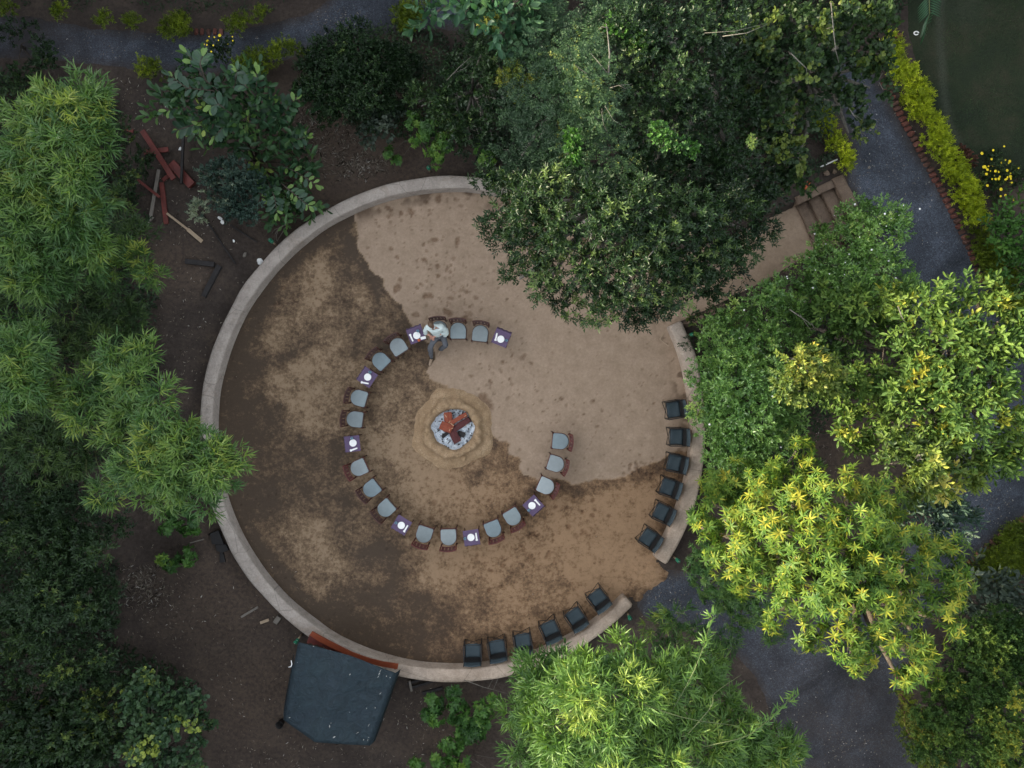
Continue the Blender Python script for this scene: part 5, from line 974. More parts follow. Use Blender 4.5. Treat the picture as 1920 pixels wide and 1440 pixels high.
for i, (px, py, *_r) in enumerate(TB):
    q = P(px, py, .6); fdir = (FP - q); fdir.z = 0
    base = math.atan2(-fdir.x, fdir.y)
    want = [math.radians(v) for v in (158, 200, 236, 276, 329, 8, 42)][i]
    rz = want
    place(tb0, kidsT, i, Vector((q.x, q.y, .008)), rz, 'folding side table under a purple cloth, ' + TN[i], 'side tables in the ring')
    solo(cl0, i, Vector((q.x, q.y, .008)), rz, 'purple cloth on the side table ' + TN[i], 'tablecloth', 'purple tablecloths')
    a = P(*PLATES[i], .62); solo(pl0, i, Vector((a.x, a.y, .609)), 0, 'white round plate on the purple table ' + TN[i], 'plate', 'white plates')
    a = P(*GLAS[i], .66); solo(gl0, i, Vector((a.x, a.y, .611)), 0, 'pale blue drinking glass on the purple table ' + TN[i], 'glass', 'drinking glasses')
    n1, n2 = P(*NAPK[i][0], .62), P(*NAPK[i][1], .62); m = (n1 + n2) / 2; d = n1 - n2
    solo(nk0, i, Vector((m.x, m.y, .612)), math.atan2(d.y, d.x), 'rolled white napkin on the purple table ' + TN[i], 'napkin', 'rolled napkins')
q = P(793.5, 633.5, .62); bm = bmesh.new(); add_box(bm, (0, 0, .012), (.165, .085, .02), None, .006); add_box(bm, (0, 0, .024), (.13, .055, .008), None, .003)
o = link_bm('dish', bm, M_CHINA); o.location = (q.x, q.y, .611); o.rotation_euler = (0, 0, .24); tag(o, 'small white rectangular dish at the table edge beside the seated man', 'dish')
t = NT('orange_clay'); n_ = t.noise(40); M_ORANGE = t.done(t.ramp(n_, [(.4, (.42, .08, .03)), (.6, (.55, .14, .05))]), .5)
q = P(785.5, 638, .63); bm = bmesh.new()
add_tube(bm, [(0, 0, 0), (0, 0, .03), (0, 0, .05)], [.034, .045, .038], 12); add_tube(bm, [(.05, .012, .0), (.055, .014, .04)], [.018, .012], 8)
o = link_bm('candle_holder', bm, M_ORANGE, smooth=True); o.location = (q.x, q.y, .61); tag(o, 'small orange red pot on the purple table beside the seated man', 'pot')

# black canvas chairs
dc0 = thing('canvas_chair', 'x x x x', 'chair')
bm = bmesh.new(); n = 6; G_ = {}
for i in range(n + 1):
    for j in range(n + 1):
        u = i / n; v_ = j / n; G_[i, j] = bm.verts.new((-.25 + .50 * u, -.205 + .41 * v_, .43 - .035 * math.sin(math.pi * u) + .01 * math.sin(7 * v_ + 3 * u)))
for i in range(n):
    for j in range(n): bm.faces.new((G_[i, j], G_[i + 1, j], G_[i + 1, j + 1], G_[i, j + 1]))
so = link_bm('seat', bm, M_CANV, dc0, True); m_ = so.modifiers.new('thickness', 'SOLIDIFY'); m_.thickness = .012
bm = bmesh.new(); G_ = {}
for i in range(n + 1):
    for j in range(4):
        u = i / n; v_ = j / 3; G_[i, j] = bm.verts.new((-.255 + .51 * u, -.265 - .045 * v_ - .03 * math.sin(math.pi * u) * (.4 + .6 * v_), .64 + .22 * v_))
for i in range(n):
    for j in range(3): bm.faces.new((G_[i, j], G_[i + 1, j], G_[i + 1, j + 1], G_[i, j + 1]))
so = BKR = link_bm('backrest', bm, M_CANV, dc0, True); m_ = so.modifiers.new('thickness', 'SOLIDIFY'); m_.thickness = .014
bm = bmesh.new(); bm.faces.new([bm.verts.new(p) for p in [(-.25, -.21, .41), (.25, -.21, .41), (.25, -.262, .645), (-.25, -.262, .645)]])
so = link_bm('back_lining', bm, M_IRON, BKR); m_ = so.modifiers.new('thickness', 'SOLIDIFY'); m_.thickness = .008  # black sheet imitating the shade between seat and back
for sx in (-1, 1):
    x_ = sx * .265
    box('armrest', (x_, -.01, .655), (.032, .50, .018), M_IRON, dc0, None, .004)
    tube('leg', [(x_, .215, 0), (x_, .23, .65)], .012, M_IRON, dc0, 6)
    tube('leg', [(x_, -.23, 0), (x_, -.24, .65)], .012, M_IRON, dc0, 6)
    tube('back_post', [(x_, -.245, .62), (x_, -.315, .87)], .013, M_IRON, dc0, 6)
    tube('seat_rail', [(sx * .24, -.215, .44), (sx * .24, .215, .44)], .014, M_IRON, dc0, 6)
    tube('foot_rail', [(x_, -.235, .03), (x_, .22, .03)], .011, M_IRON, dc0, 6)
    tube('cross_brace', [(sx * .26, .225, .02), (-sx * .26, .225, .58)], .010, M_IRON, dc0, 6)
    tube('cross_brace', [(sx * .26, -.225, .02), (-sx * .24, -.215, .44)], .010, M_IRON, dc0, 6)
tube('front_rail', [(-.26, .228, .61), (.26, .228, .61)], .009, M_IRON, dc0, 6)
DCH = [(1262.5, 768, (-.985, .17), 'topmost black canvas chair along the right wall, turned slightly away'), (1268, 819, (-1, 0), 'second black canvas chair from the top along the right wall, half under the jasmine'), (1264, 867.7, (-.98, -.2), 'third black canvas chair along the right wall, at the edge of the dry sand'), (1252, 913, (-.95, -.3), 'fourth black canvas chair down the right wall'), (1239.5, 960, (-.91, -.41), 'fifth black canvas chair down the right wall, next to the lowest one'), (1215, 1007.6, (-.84, -.55), 'lowest black canvas chair along the right wall, beside the opening'),
 (886.5, 1220, (-.03, -1), 'leftmost black canvas chair along the bottom wall'), (932, 1213, (-.19, -.98), 'second black canvas chair from the left along the bottom wall'), (980, 1201, (-.2, -.98), 'black canvas chair partly covered by bamboo leaves on the bottom wall'), (1030.5, 1178, (-.42, -.91), 'fourth black canvas chair along the bottom wall, bamboo at its back'), (1078, 1155, (-.57, -.82), 'fifth black canvas chair along the bottom wall, with a pale stain'), (1120, 1120, (-.62, -.79), 'black canvas chair nearest the wall end at the lower opening')]
bpy.context.view_layer.update(); kidsD = KIDS(dc0)
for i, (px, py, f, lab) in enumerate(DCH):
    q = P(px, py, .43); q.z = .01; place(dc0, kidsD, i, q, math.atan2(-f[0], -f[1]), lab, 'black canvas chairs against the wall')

# ---------------------------------------------------------------- fire pit
t = NT('pit_mud'); n1 = t.noise(4, 8, .65); n2 = t.noise(30, 6, .7); v = t.vor(7, feature='DISTANCE_TO_EDGE')
c = t.ramp(n1, [(.3, (.27, .178, .100)), (.55, (.37, .255, .152)), (.75, (.47, .34, .215))]); c = t.mix(c, t.ramp(n2, [(.35, .65), (.65, 1.15)]), .7, 'MULTIPLY')
c = t.mix(c, t.ramp(v, [(.0, .5), (.06, 1.0)]), t.ramp(n1, [(.45, .0), (.6, .8)]), 'MULTIPLY')
t.bump(t.math('ADD', n1, n2), .8, .03); M_PIT = t.done(c, .95)
t = NT('ash'); n1 = t.noise(12, 8, .7); n2 = t.noise(50, 5, .7)
c = t.ramp(n1, [(.30, (.16, .18, .21)), (.44, (.44, .50, .57)), (.58, (.72, .78, .83))]); c = t.mix(c, t.ramp(n2, [(.36, .25), (.48, 1.1)]), .8, 'MULTIPLY')
t.bump(n2, .9, .03); M_ASH = t.done(c, .95)
pit = thing('fire_pit', 'round mud fire pit with pale ash in the middle of the ring of chairs', 'fire pit', P(850, 803))
r_ = np.random.RandomState(2); NA = 150; NR = 60; V = []
def shp(a, s, amp): return 1 + amp * (vnoise(np.cos(a) * 2 + 7, np.sin(a) * 2 + 7, 1.2, s) - .5)
th = np.linspace(0, 2 * np.pi, NA, endpoint=False)
PROF = [(1.34, -.03), (1.25, .012), (1.20, .05), (1.15, .085), (1.05, .10), (.97, .115), (.93, .19), (.88, .31), (.80, .345), (.73, .33), (.685, .22), (.66, .08), (.64, .05)]
VV = []
for i, (rad, z_) in enumerate(PROF):
    w_ = shp(th, 3, .22 if rad > .95 else .20); rr = rad * w_ * (1 + .03 * (vnoise(th * 6, rad * 9, 1.7, 5) - .5) * 2)
    if rad < .8: rr = rad * shp(th, 9, .22) * .98
    zz = z_ + (vnoise(np.cos(th) * 5 + 30, np.sin(th) * 5 + rad * 6, 1.6, 4) - .5) * (.11 if .7 < rad < 1.15 else .012)
    VV.append(np.stack([rr * np.cos(th), rr * np.sin(th), zz], -1))
VV = np.concatenate(VV); F = []
for i in range(len(PROF) - 1):
    for k in range(NA): F.append((i * NA + k, i * NA + (k + 1) % NA, (i + 1) * NA + (k + 1) % NA, (i + 1) * NA + k))
mesh_np('mud_rim', VV, F, M_PIT, pit, True)
gx = np.linspace(-.75, .75, 90); x, y, f = grid(gx, gx); rr = np.hypot(x, y); z_ = .09 + (fbm(x + 50, y + 50, 5, 3, 4) - .5) * .12 + .05 * np.exp(-(rr / .3) ** 2)
k = rr[f].max(1) < .72; v_, f_, a_ = compact(np.stack([x, y, z_], -1), f[k], {}); mesh_np('ash_bed', v_, f_, M_ASH, pit, True)
M_CLOD = simple('mud_clod', (.38, .265, .155), (.24, .16, .09), 9, .95, .6)
rj = random.Random(31)
for i in range(26):
    a = i / 26 * 6.283 + rj.uniform(-.1, .1); R_c = rj.uniform(.70, .84) if i % 3 else rj.uniform(.86, 1.02); bm = bmesh.new(); bmesh.ops.create_icosphere(bm, subdivisions=1, radius=1)
    sx, sy = rj.uniform(.07, .15), rj.uniform(.05, .09)
    for v in bm.verts: v.co = Vector((v.co.x * sx, v.co.y * sy, v.co.z * .045)) * rj.uniform(.75, 1.2)
    o = link_bm('clod', bm, M_CLOD, pit); o.location = (R_c * math.cos(a), R_c * math.sin(a), .32 if R_c < .85 else .14); o.rotation_euler = (rj.uniform(-.3, .3), rj.uniform(-.3, .3), a + 1.57 + rj.uniform(-.5, .5))
M_LOG1 = simple('red_firewood', (.33, .080, .040), (.13, .035, .022), 12, .75, .9, stretch=(1, 6, 6))
M_LOG2 = simple('dark_red_firewood', (.125, .034, .034), (.045, .016, .017), 12, .75, .9, stretch=(1, 6, 6))
M_CHAR = simple('charred_wood', (.05, .045, .045), (.015, .014, .014), 14, .9, .6)
M_CHIP = simple('fresh_wood_chip', (.55, .38, .24), (.40, .25, .15), 12, .8, .2)
LOGS = [((500, 690), (700, 770), 150, .33, M_LOG1, 'light red split log lying crosswise'), ((620, 480), (640, 640), 140, .30, M_LOG1, 'orange brown split log pointing up'), ((660, 670), (940, 510), 80, .36, M_LOG1, 'long red plank of firewood'), ((700, 790), (990, 590), 105, .28, M_LOG2, 'long dark red log'), ((690, 790), (790, 990), 140, .27, M_LOG2, 'dark purple brown log pointing down'), ((530, 900), (640, 810), 60, .18, M_CHAR, 'short charred log end'), ((800, 830), (910, 870), 90, .17, M_CHAR, 'short charred stump'), ((960, 560), (1010, 640), 40, .17, M_CHAR, 'small charred end')]
for (a, b, w_, z_, m_, lab) in LOGS:
    pa = P(770 + a[0] / 9, 720 + a[1] / 9, z_); pb_ = P(770 + b[0] / 9, 720 + b[1] / 9, z_ + .02); d = pb_ - pa; L = d.length; wd = w_ / 9 / 60
    bm = bmesh.new(); rj = random.Random(int(w_ + a[0])); vs = []
    for i in range(5):
        x_ = -L / 2 + L * i / 4; s_ = 1 + rj.uniform(-.10, .10); vs.append([bm.verts.new((x_ + rj.uniform(-.02, .02), yy * wd * s_ * rj.uniform(.9, 1.1), zz * wd * .7)) for yy, zz in ((-.5, -.3), (-.42, .3), (.05, .5), (.5, .25), (.45, -.35), (0, -.5))])
    for p_, q_ in zip(vs[:-1], vs[1:]):
        for k in range(6): bm.faces.new((p_[k], p_[(k + 1) % 6], q_[(k + 1) % 6], q_[k]))
    bm.faces.new(vs[0][::-1]); bm.faces.new(vs[-1])
    o = link_bm('log', bm, m_); m = (pa + pb_) / 2; o.location = (m.x, m.y, z_ - .05); o.rotation_euler = (0, 0, math.atan2(d.y, d.x)); tag(o, lab + ' in the fire pit', 'log', 'firewood in the pit')
bm = bmesh.new(); rj = random.Random(3)
for (a, b, l_, an) in ((590, 540, 60, -50), (655, 640, 50, 60), (705, 690, 45, -30), (925, 535, 40, 45), (700, 750, 30, 10), (655, 780, 30, 60), (680, 665, 24, 0), (930, 700, 24, 70)):
    q = P(770 + a / 9, 720 + b / 9, .40) - pit.location; add_box(bm, (q.x, q.y, .375), (l_ / 540, .018, .012), Matrix.Rotation(math.radians(an), 4, 'Z'))
ck = link_bm('wood_chips', bm, M_CHIP, pit); ck['kind'] = 'stuff'
bm = bmesh.new()
for i in range(70):
    a = rj.random() * 6.28; r0 = .35 + .28 * rj.random(); add_box(bm, (r0 * math.cos(a), r0 * math.sin(a), .12), (rj.uniform(.02, .07), rj.uniform(.015, .04), .03), Matrix.Rotation(rj.random() * 3, 4, 'Z'))
ck = link_bm('charcoal', bm, M_CHAR, pit); ck['kind'] = 'stuff'

# ---------------------------------------------------------------- timber, stakes, tarpaulin and odds and ends
M_REDP = simple('red_painted_timber', (.16, .038, .030), (.085, .024, .020), 5, .6, .25)
M_GREYW = simple('weathered_timber', (.22, .20, .17), (.12, .105, .09), 8, .85, .3, stretch=(1, 8, 8))
M_TANW = simple('pale_timber', (.42, .33, .23), (.30, .22, .15), 8, .8, .25, stretch=(1, 8, 8))
M_BLKW = simple('dark_timber', (.035, .032, .032), (.02, .018, .018), 8, .8, .3)
def beam(name, a, b, w, h, z, m_, label, cat, grp=None, z2=None):
    pa = G(*a, z); pb_ = G(*b, z if z2 is None else z2); d = pb_ - pa; M_ = d.to_track_quat('X', 'Z').to_matrix().to_4x4()
    bm = bmesh.new(); add_box(bm, (0, 0, 0), (d.length, w / 60, h), None, .006)
    o = link_bm(name, bm, m_); o.matrix_world = Matrix.Translation((pa + pb_) / 2) @ M_; return tag(o, label, cat, grp)
RT = 'red timbers dumped on the soil'
beam('plank', (267, 245), (326, 336), 10, .05, .30, M_REDP, 'long red plank lying on top of the cross piece', 'plank', RT)
beam('plank', (270, 286), (316, 280), 9, .05, .16, M_REDP, 'short red plank crossing under the long one', 'plank', RT)
beam('beam', (322, 306), (361, 348), 16, .14, .12, M_REDP, 'thick red beam end at the right of the pile', 'beam', RT)
beam('plank', (258, 337), (300, 370), 5, .05, .22, M_REDP, 'thin red slat crossing the grey board', 'plank', RT)
beam('plank', (303, 342), (312, 420), 9, .05, .05, M_REDP, 'half buried red plank at the bottom of the pile', 'plank', RT)
beam('plank', (234, 241), (250, 246), 7, .05, .12, M_REDP, 'red plank end under the bamboo edge', 'plank', RT)
beam('plank', (330, 320), (305, 338), 7, .04, .06, M_REDP, 'lowest red board wedged beneath the long plank', 'plank', RT)
beam('board', (298, 318), (281, 414), 6, .04, .16, M_GREYW, 'weathered grey board leaning through the red pile', 'board')
beam('pole', (344, 252), (340, 344), 4.5, .07, .30, M_BLKW, 'dark upright pole beside the red beam', 'pole')
beam('handle', (313, 400), (352, 430), 4, .05, .10, M_TANW, 'brown shaft of the paddle shaped stick below the red pile', 'stick')
beam('paddle', (352, 430), (379, 453), 7, .03, .08, M_TANW, 'pale flat paddle end of a stick below the red pile', 'stick')
beam('pole', (374, 394), (441, 494), 2.4, .05, .08, M_BLKW, 'long thin dark pole lying diagonally on the soil', 'pole')
beam('pole', (432, 422), (482, 454), 2.4, .04, .06, M_BLKW, 'shorter thin dark pole near the green stake', 'pole')
beam('stick', (288, 407), (256, 440), 2.8, .03, .12, M_GREYW, 'pale bare stick by the bamboo shoot', 'stick')
beam('log', (348, 490), (402, 496), 9, .12, .06, M_BLKW, 'dark log lying flat left of the wall', 'log', 'dark logs left of the wall')
beam('log', (412, 498), (382, 556), 9, .12, .07, M_BLKW, 'dark log angled down toward the bamboo, left of the wall', 'log', 'dark logs left of the wall')
beam('stick', (452, 1157), (484, 1138), 4, .04, .05, M_GREYW, 'grey split stick outside the lower left wall', 'stick')
beam('stick', (488, 1168), (504, 1162), 5, .04, .05, M_TANW, 'short pale stick end outside the lower left wall', 'stick')
beam('block', (516, 1168), (524, 1156), 9, .10, .06, M_GREYW, 'chunky wood block outside the lower left wall', 'block')
beam('stick', (356, 1018), (382, 1011), 2, .03, .04, M_GREYW, 'thin pale stick beside the small green shrub', 'stick')
beam('pipe', (1538, 313), (1570, 299), 2.6, .04, .08, M_CHINA, 'thin white pipe beside the short golden hedge', 'pipe')
beam('stick', (1250, 618), (1237, 636), 1.4, .02, .03, M_TANW, 'bent pale straw stem on the sand by the wall end', 'stick')
beam('stick', (1237, 636), (1254, 649), 1.4, .02, .03, M_TANW, 'second half of the bent straw stem by the wall end', 'stick')
beam('brick', (1679, 68), (1692, 65), 6, .07, .05, M_REDP, 'single red brick beyond the top of the golden hedge', 'brick')
# dark frame pieces below the ring wall
beam('timber', (764, 1282), (800, 1270), 4, .06, .12, M_BLKW, 'dark timber leaning under the bottom wall, upper piece', 'timber', 'dark timbers below the wall')
beam('timber', (768, 1290), (812, 1277), 4, .06, .10, M_BLKW, 'dark timber under the bottom wall, lower piece', 'timber', 'dark timbers below the wall')
beam('timber', (768, 1276), (772, 1296), 4, .06, .14, M_GREYW, 'grey end piece across the dark timbers', 'timber', 'dark timbers below the wall')
beam('timber', (792, 1300), (830, 1290), 5, .10, .06, M_BLKW, 'stubby dark timber nearest the low shrubs', 'timber', 'dark timbers below the wall')
# green topped stakes
M_GREEN = simple('green_wrap', (.01, .16, .085), (.008, .09, .05), 30, .5, .2)
SK = [((519, 461), 'green topped stake near the wire coil, upper left of the ring'), ((806, 322), 'green topped stake behind the top of the ring wall'), ((1288, 628), 'green topped stake beside the right wall end'), ((1262, 1043), 'green topped stake at the right side of the lower opening'), ((1176, 1148), 'green topped stake by the bottom bamboo and wall end'), ((566, 1189), 'green topped stake beside the blue grey tarpaulin')]
TIPS = [(503, 447), (803, 312), (1301, 627), (1275, 1054), (1183, 1163), (551, 1209)]
sk0 = None
for i, ((px, py), lab) in enumerate(SK):
    b = G(px, py); tp = P(*TIPS[i], .95); d = tp - b
    root = thing('stake', lab, 'stake', b, 0, 'green topped stakes')
    tube('shaft', [(0, 0, -.05), d * .55], [.03, .026], M_TANW, root, 8)
    bm = bmesh.new()
    add_tube(bm, [d * .52, d * .56, d * .60, d * .66, d * .70], [.03, .055, .058, .05, .035], 12); add_tube(bm, [d * .70, d * .75, d * .80, d * .88], [.035, .06, .065, .03], 12)
    link_bm('green_wrap', bm, M_GREEN, root, True)
    tube('wick', [d * .87, d * .93], [.022, .012], M_GREYW, root, 8)
    tube('white_band', [d * .69, d * .715], [.045, .045], M_CHINA, root, 10)
# wire coil and rods
wc = thing('wire_coil', 'loose grey wire loops and rods beside the upper left wall', 'wire', G(528, 432)); o_ = wc.location.copy()
def wire(pts, r0, nm='wire'): tube(nm, [G(*p) - o_ for p in pts], r0, M_GREYW, wc, 5)
wire([(520, 452, .05), (545, 410, .25)], .014, 'rod'); wire([(515, 449, .05), (516, 438, .2), (524, 426, .3), (535, 422, .3), (547, 429, .1)], .010)
wire([(510, 438, .05), (516, 430, .2), (528, 425, .3), (538, 416, .35), (543, 409, .2)], .010); wire([(519, 452, .05), (518, 442, .2), (522, 430, .3), (536, 420, .3)], .009)
# crumpled paper, litter
def crumple(name, px, py, s, m_, label, cat, seed, fl=.5, z=.05):
    bm = bmesh.new(); bmesh.ops.create_icosphere(bm, subdivisions=2, radius=1); r = random.Random(seed)
    for v in bm.verts: v.co = Vector((v.co.x * s[0], v.co.y * s[1], v.co.z * s[0] * fl)) * r.uniform(.65, 1.2)
    o = link_bm(name, bm, m_); o.location = G(px, py, z); o.rotation_euler = (0, 0, r.random() * 3); return tag(o, label, cat)
crumple('paper', 487, 490, (.10, .13), M_CHINA, 'crumpled white and blue paper against the upper left wall', 'litter', 1)
crumple('litter_scrap', 412, 409, (.05, .09), M_CHINA, 'torn white scrap below the bluish bush, upper piece', 'litter', 2, .3)
crumple('litter_scrap', 417, 416, (.07, .06), M_CHINA, 'torn white scrap below the bluish bush, lower piece', 'litter', 3, .3)
crumple('paper', 438, 452, (.05, .035), M_CHINA, 'tiny white scrap by the short dark pole', 'litter', 4, .3)
crumple('stone', 459, 478, (.09, .05), M_GREYW, 'flat grey brown stone beside the upper left wall', 'stone', 5, .4)
crumple('stone', 338, 279, (.05, .07), M_LINEN, 'pale stone beside the dark upright pole', 'stone', 6, .4)
crumple('fruit', 1516, 343, (.06, .06), M_ORANGE, 'orange husk above the side kerb, right piece', 'husk', 7, .7, .1)
crumple('fruit', 1510, 351, (.09, .07), M_ORANGE, 'orange husk above the side kerb, larger left piece', 'husk', 8, .5, .1)
crumple('stone', 1550, 325, (.10, .08), M_MUD, 'broken lump of mud plaster on top of the stairs kerb', 'stone', 9, .6, .1)
crumple('stone', 1565, 322, (.08, .06), M_MUD, 'smaller lump of mud plaster near the gravel, by the stairs', 'stone', 10, .6, .1)
crumple('stone', 1630, 314, (.05, .05), M_GREYW, 'lone pale pebble on the gravel road', 'stone', 11, .5, .02)
bm = bmesh.new(); add_tube(bm, [(.07 * math.cos(a), .05 * math.sin(a), .03) for a in [k * .35 for k in range(17)]], .018, 8)
o = link_bm('ring', bm, M_CHINA, smooth=True); o.location = G(1717, 63); tag(o, 'white oval ring lying near the palm frond', 'ring')
# heap of black cloth or plastic beside the left wall
sk = thing('folded_chair', 'black collapsed chair lying against the outside of the left wall', 'chair', G(408, 1015))
def slab(nm, pts, z0, z1):
    bm = bmesh.new(); Q = [G(*p) - sk.location for p in pts]; add_prism(bm, [(q.x, q.y) for q in Q][::-1], z0, z1, .01); link_bm(nm, bm, M_IRON, sk)
slab('seat', [(398, 998), (414, 992), (424, 1018), (402, 1018)], .12, .2); slab('backrest', [(406, 1019), (426, 1019), (431, 1030), (418, 1036), (408, 1030)], .05, .12); slab('leg', [(413, 1036), (420, 1036), (424, 1053), (413, 1055)], .0, .06)
tube('leg', [G(391, 1003, .03) - sk.location, G(402, 997, .15) - sk.location], .02, M_IRON, sk, 6)
# bucket
bk = thing('bucket', 'round black bucket at the lower left corner of the tarpaulin', 'bucket', G(529, 1352))
bm = bmesh.new(); prof = [(.0, .01), (.09, .01), (.115, .28), (.12, .285), (.105, .28), (.082, .03), (0, .03)]
rings = [[bm.verts.new((max(r_1, .002) * math.cos(a), max(r_1, .002) * math.sin(a), z_)) for a in [k * math.pi / 10 for k in range(20)]] for r_1, z_ in prof]
for a, b in zip(rings[:-1], rings[1:]):
    for k in range(20): bm.faces.new((a[k], a[(k + 1) % 20], b[(k + 1) % 20], b[k]))
link_bm('body', bm, M_IRON, bk, True); tube('handle', [(.118 * math.cos(a), .118 * math.sin(a), .29) for a in [math.pi * k / 8 for k in range(9)]], .006, M_IRON, bk, 5)
# tarpaulin shelter ------------------------------------------------
t = NT('slate_tarpaulin'); n1 = t.noise(1.3, 6, .55); n2 = t.noise(26, 5, .6)
c = t.ramp(n1, [(.3, (.015, .026, .036)), (.7, (.020, .035, .043))]); c = t.mix(c, t.ramp(n2, [(.35, .85), (.65, 1.1)]), .7, 'MULTIPLY'); c = t.mix(c, (.30, .32, .33), t.math('MULTIPLY', t.ramp(t.vor(3.6), [(.035, 1.0), (.05, .0)]), .6)); n3 = t.noise(3.0, 8, .7, dist=1.5); c = t.mix(c, t.ramp(n3, [(.35, .7), (.6, 1.2)]), .8, 'MULTIPLY')
t.bump(t.math('ADD', n1, t.math('MULTIPLY', n3, .8)), .8, .12); M_TARP = t.done(c, .65)
tp = thing('tarpaulin_shelter', 'slate blue tarpaulin roof stretched below the red curved board', 'tarpaulin', G(630, 1300)); o_ = tp.location.copy()
TZ = 1.55
def tpt(px, py, z): return np.array(P(px, py, z) - o_)
L0, L1, R0, R1 = tpt(559, 1204, TZ), tpt(532, 1350, TZ), tpt(742, 1262, TZ), tpt(694, 1398, TZ)
M0_, M1_ = tpt(655, 1228, TZ + .28), tpt(590, 1391, TZ + .28)
NU, NV = 26, 26; V = []
for i in range(NU + 1):
    u = i / NU
    for j in range(NV + 1):
        v_ = j / NV
        l_ = L0 + (L1 - L0) * v_; m_ = M0_ + (M1_ - M0_) * v_; r_0 = R0 + (R1 - R0) * v_
        p = l_ + (m_ - l_) * (u * 2) if u < .5 else m_ + (r_0 - m_) * (u * 2 - 1)
        sag = .06 * math.sin(math.pi * (u * 2 % 1)) * math.sin(math.pi * v_); cr = .02 * (vnoise(p[0], p[1], 3.0, 3) - .5) * 2 - (.02 if u > .5 and abs(v_ - .33 - .06 * u) < .02 else 0) - (.015 if u > .5 and abs(v_ - .55) < .02 else 0)
        V.append((p[0], p[1], p[2] - sag + cr))
F = [(i * (NV + 1) + j, (i + 1) * (NV + 1) + j, (i + 1) * (NV + 1) + j + 1, i * (NV + 1) + j + 1) for i in range(NU) for j in range(NV)]
o = mesh_np('roof_sheet', V, F, M_TARP, tp, True); m_ = o.modifiers.new('thickness', 'SOLIDIFY'); m_.thickness = .008
V = np.array(V).reshape(NU + 1, NV + 1, 3)
def flap(edge, outw, drop, nm='side_flap'):
    n = len(edge); W_ = []
    for i, e in enumerate(edge):
        W_.append(e); k = .92 + .06 * math.sin(i * .7)
        W_.append(e + np.array([outw[0] * k * .5, outw[1] * k * .5, -drop * k * .45])); W_.append(e + np.array([outw[0] * k, outw[1] * k, -drop * k]))
    F = []
    for i in range(n - 1):
        for j in range(2): F.append((i * 3 + j, (i + 1) * 3 + j, (i + 1) * 3 + j + 1, i * 3 + j + 1))
    o = mesh_np(nm, W_, F, M_TARP, tp, True); m_ = o.modifiers.new('thickness', 'SOLIDIFY'); m_.thickness = .008
taper = lambda E, s: [e for e in E]
flap([V[0, j] for j in range(NV // 3, NV + 1)], (-.26, .06), .9); flap([V[NU, j] for j in range(NV + 1)], (.10, -.02), .35); flap([V[i, NV] for i in range(NU + 1)], (-.01, -.05), .2)
for c_ in (V[0, NV], V[NU, NV], V[NU // 2, NV]): tube('pole', [(c_[0], c_[1], -.05), (c_[0], c_[1], c_[2] - .02)], .022, M_GREYW, tp, 8)
q = P(545, 1247, TZ + .05); 
rj = random.Random(77); VF = []; FF = []
for i in range(20):
    u = rj.random() ** .2 if i < 16 else rj.random(); v_ = rj.random(); q_ = V[int(u * NU), int(v_ * NV)]; a = 1.1 + rj.uniform(-.5, .5) if i < 16 else rj.random() * 3; L_ = rj.uniform(.015, .06); w_ = rj.uniform(.006, .018)
    k = len(VF); ca, sa = math.cos(a), math.sin(a)
    for x_, y_ in ((-L_, 0), (0, -w_), (L_, 0), (0, w_)): VF.append((q_[0] + x_ * ca - y_ * sa, q_[1] + x_ * sa + y_ * ca, q_[2] + .035))
    FF.append((k, k + 1, k + 2, k + 3))
fr = mesh_np('fallen_flecks', VF, FF, simple('pale_fleck', (.42, .42, .40), None, 20, .8, 0), tp); fr['kind'] = 'stuff'
for v_ in (.34, .62):
    tube('seam', [tuple(V[i, min(NV, int((v_ + .04 * math.sin(i * .3)) * NV))] + np.array([0, 0, .004])) for i in range(NU // 2, NU + 1, 2)], .010, M_TARP, tp, 5)
hk = tube('hook', [(q.x, q.y + .12, TZ), (q.x + .03, q.y + .02, TZ + .03), (q.x, q.y - .06, TZ + .02), (q.x - .08, q.y - .08, TZ)], .014, M_CHINA); tag(hk, 'small white hook on the left edge of the tarpaulin', 'hook')
# red curved board along the wall
t = NT('orange_red_board'); n1 = t.noise(3, 5); M_RB = t.done(t.ramp(n1, [(.3, (.20, .045, .022)), (.7, (.27, .07, .032))]), .5)
rb = thing('curved_rail', 'curved orange red board running along the outside of the bottom left wall', 'board', G(655, 1225)); o_ = rb.location.copy()
def ribbon(nm, A_, B_, m_, th=.03):
    bm = bmesh.new(); va = [bm.verts.new(a) for a in A_]; vb = [bm.verts.new(b) for b in B_]; vc = [bm.verts.new(b - Vector((0, 0, th))) for b in B_]; vd = [bm.verts.new(a - Vector((0, 0, th))) for a in A_]
    n = len(A_)
    for i in range(n - 1):
        for p_, q_ in ((va, vb), (vb, vc), (vc, vd), (vd, va)): bm.faces.new((p_[i], p_[i + 1], q_[i + 1], q_[i]))
    bm.faces.new((va[0], vb[0], vc[0], vd[0])); bm.faces.new((va[-1], vd[-1], vc[-1], vb[-1])); return link_bm(nm, bm, m_, rb)
Ui = [(585, 1184), (605, 1195), (630, 1208), (660, 1223), (690, 1234), (718, 1241), (747, 1245)]
Uo = [(580, 1191), (600, 1204), (626, 1217), (656, 1231), (686, 1242), (716, 1250), (745, 1255)]
def dense(L_, n=40): L_ = np.array(L_, float); s = np.linspace(0, len(L_) - 1, n); return [(np.interp(t_, range(len(L_)), L_[:, 0]), np.interp(t_, range(len(L_)), L_[:, 1])) for t_ in s]
A_ = [P(x_, y_, 1.02) - o_ for x_, y_ in dense(Ui)]; B_ = [P(x_, y_, .98) - o_ for x_, y_ in dense(Uo)]; ribbon('top_board', A_, B_, M_RB, .05)
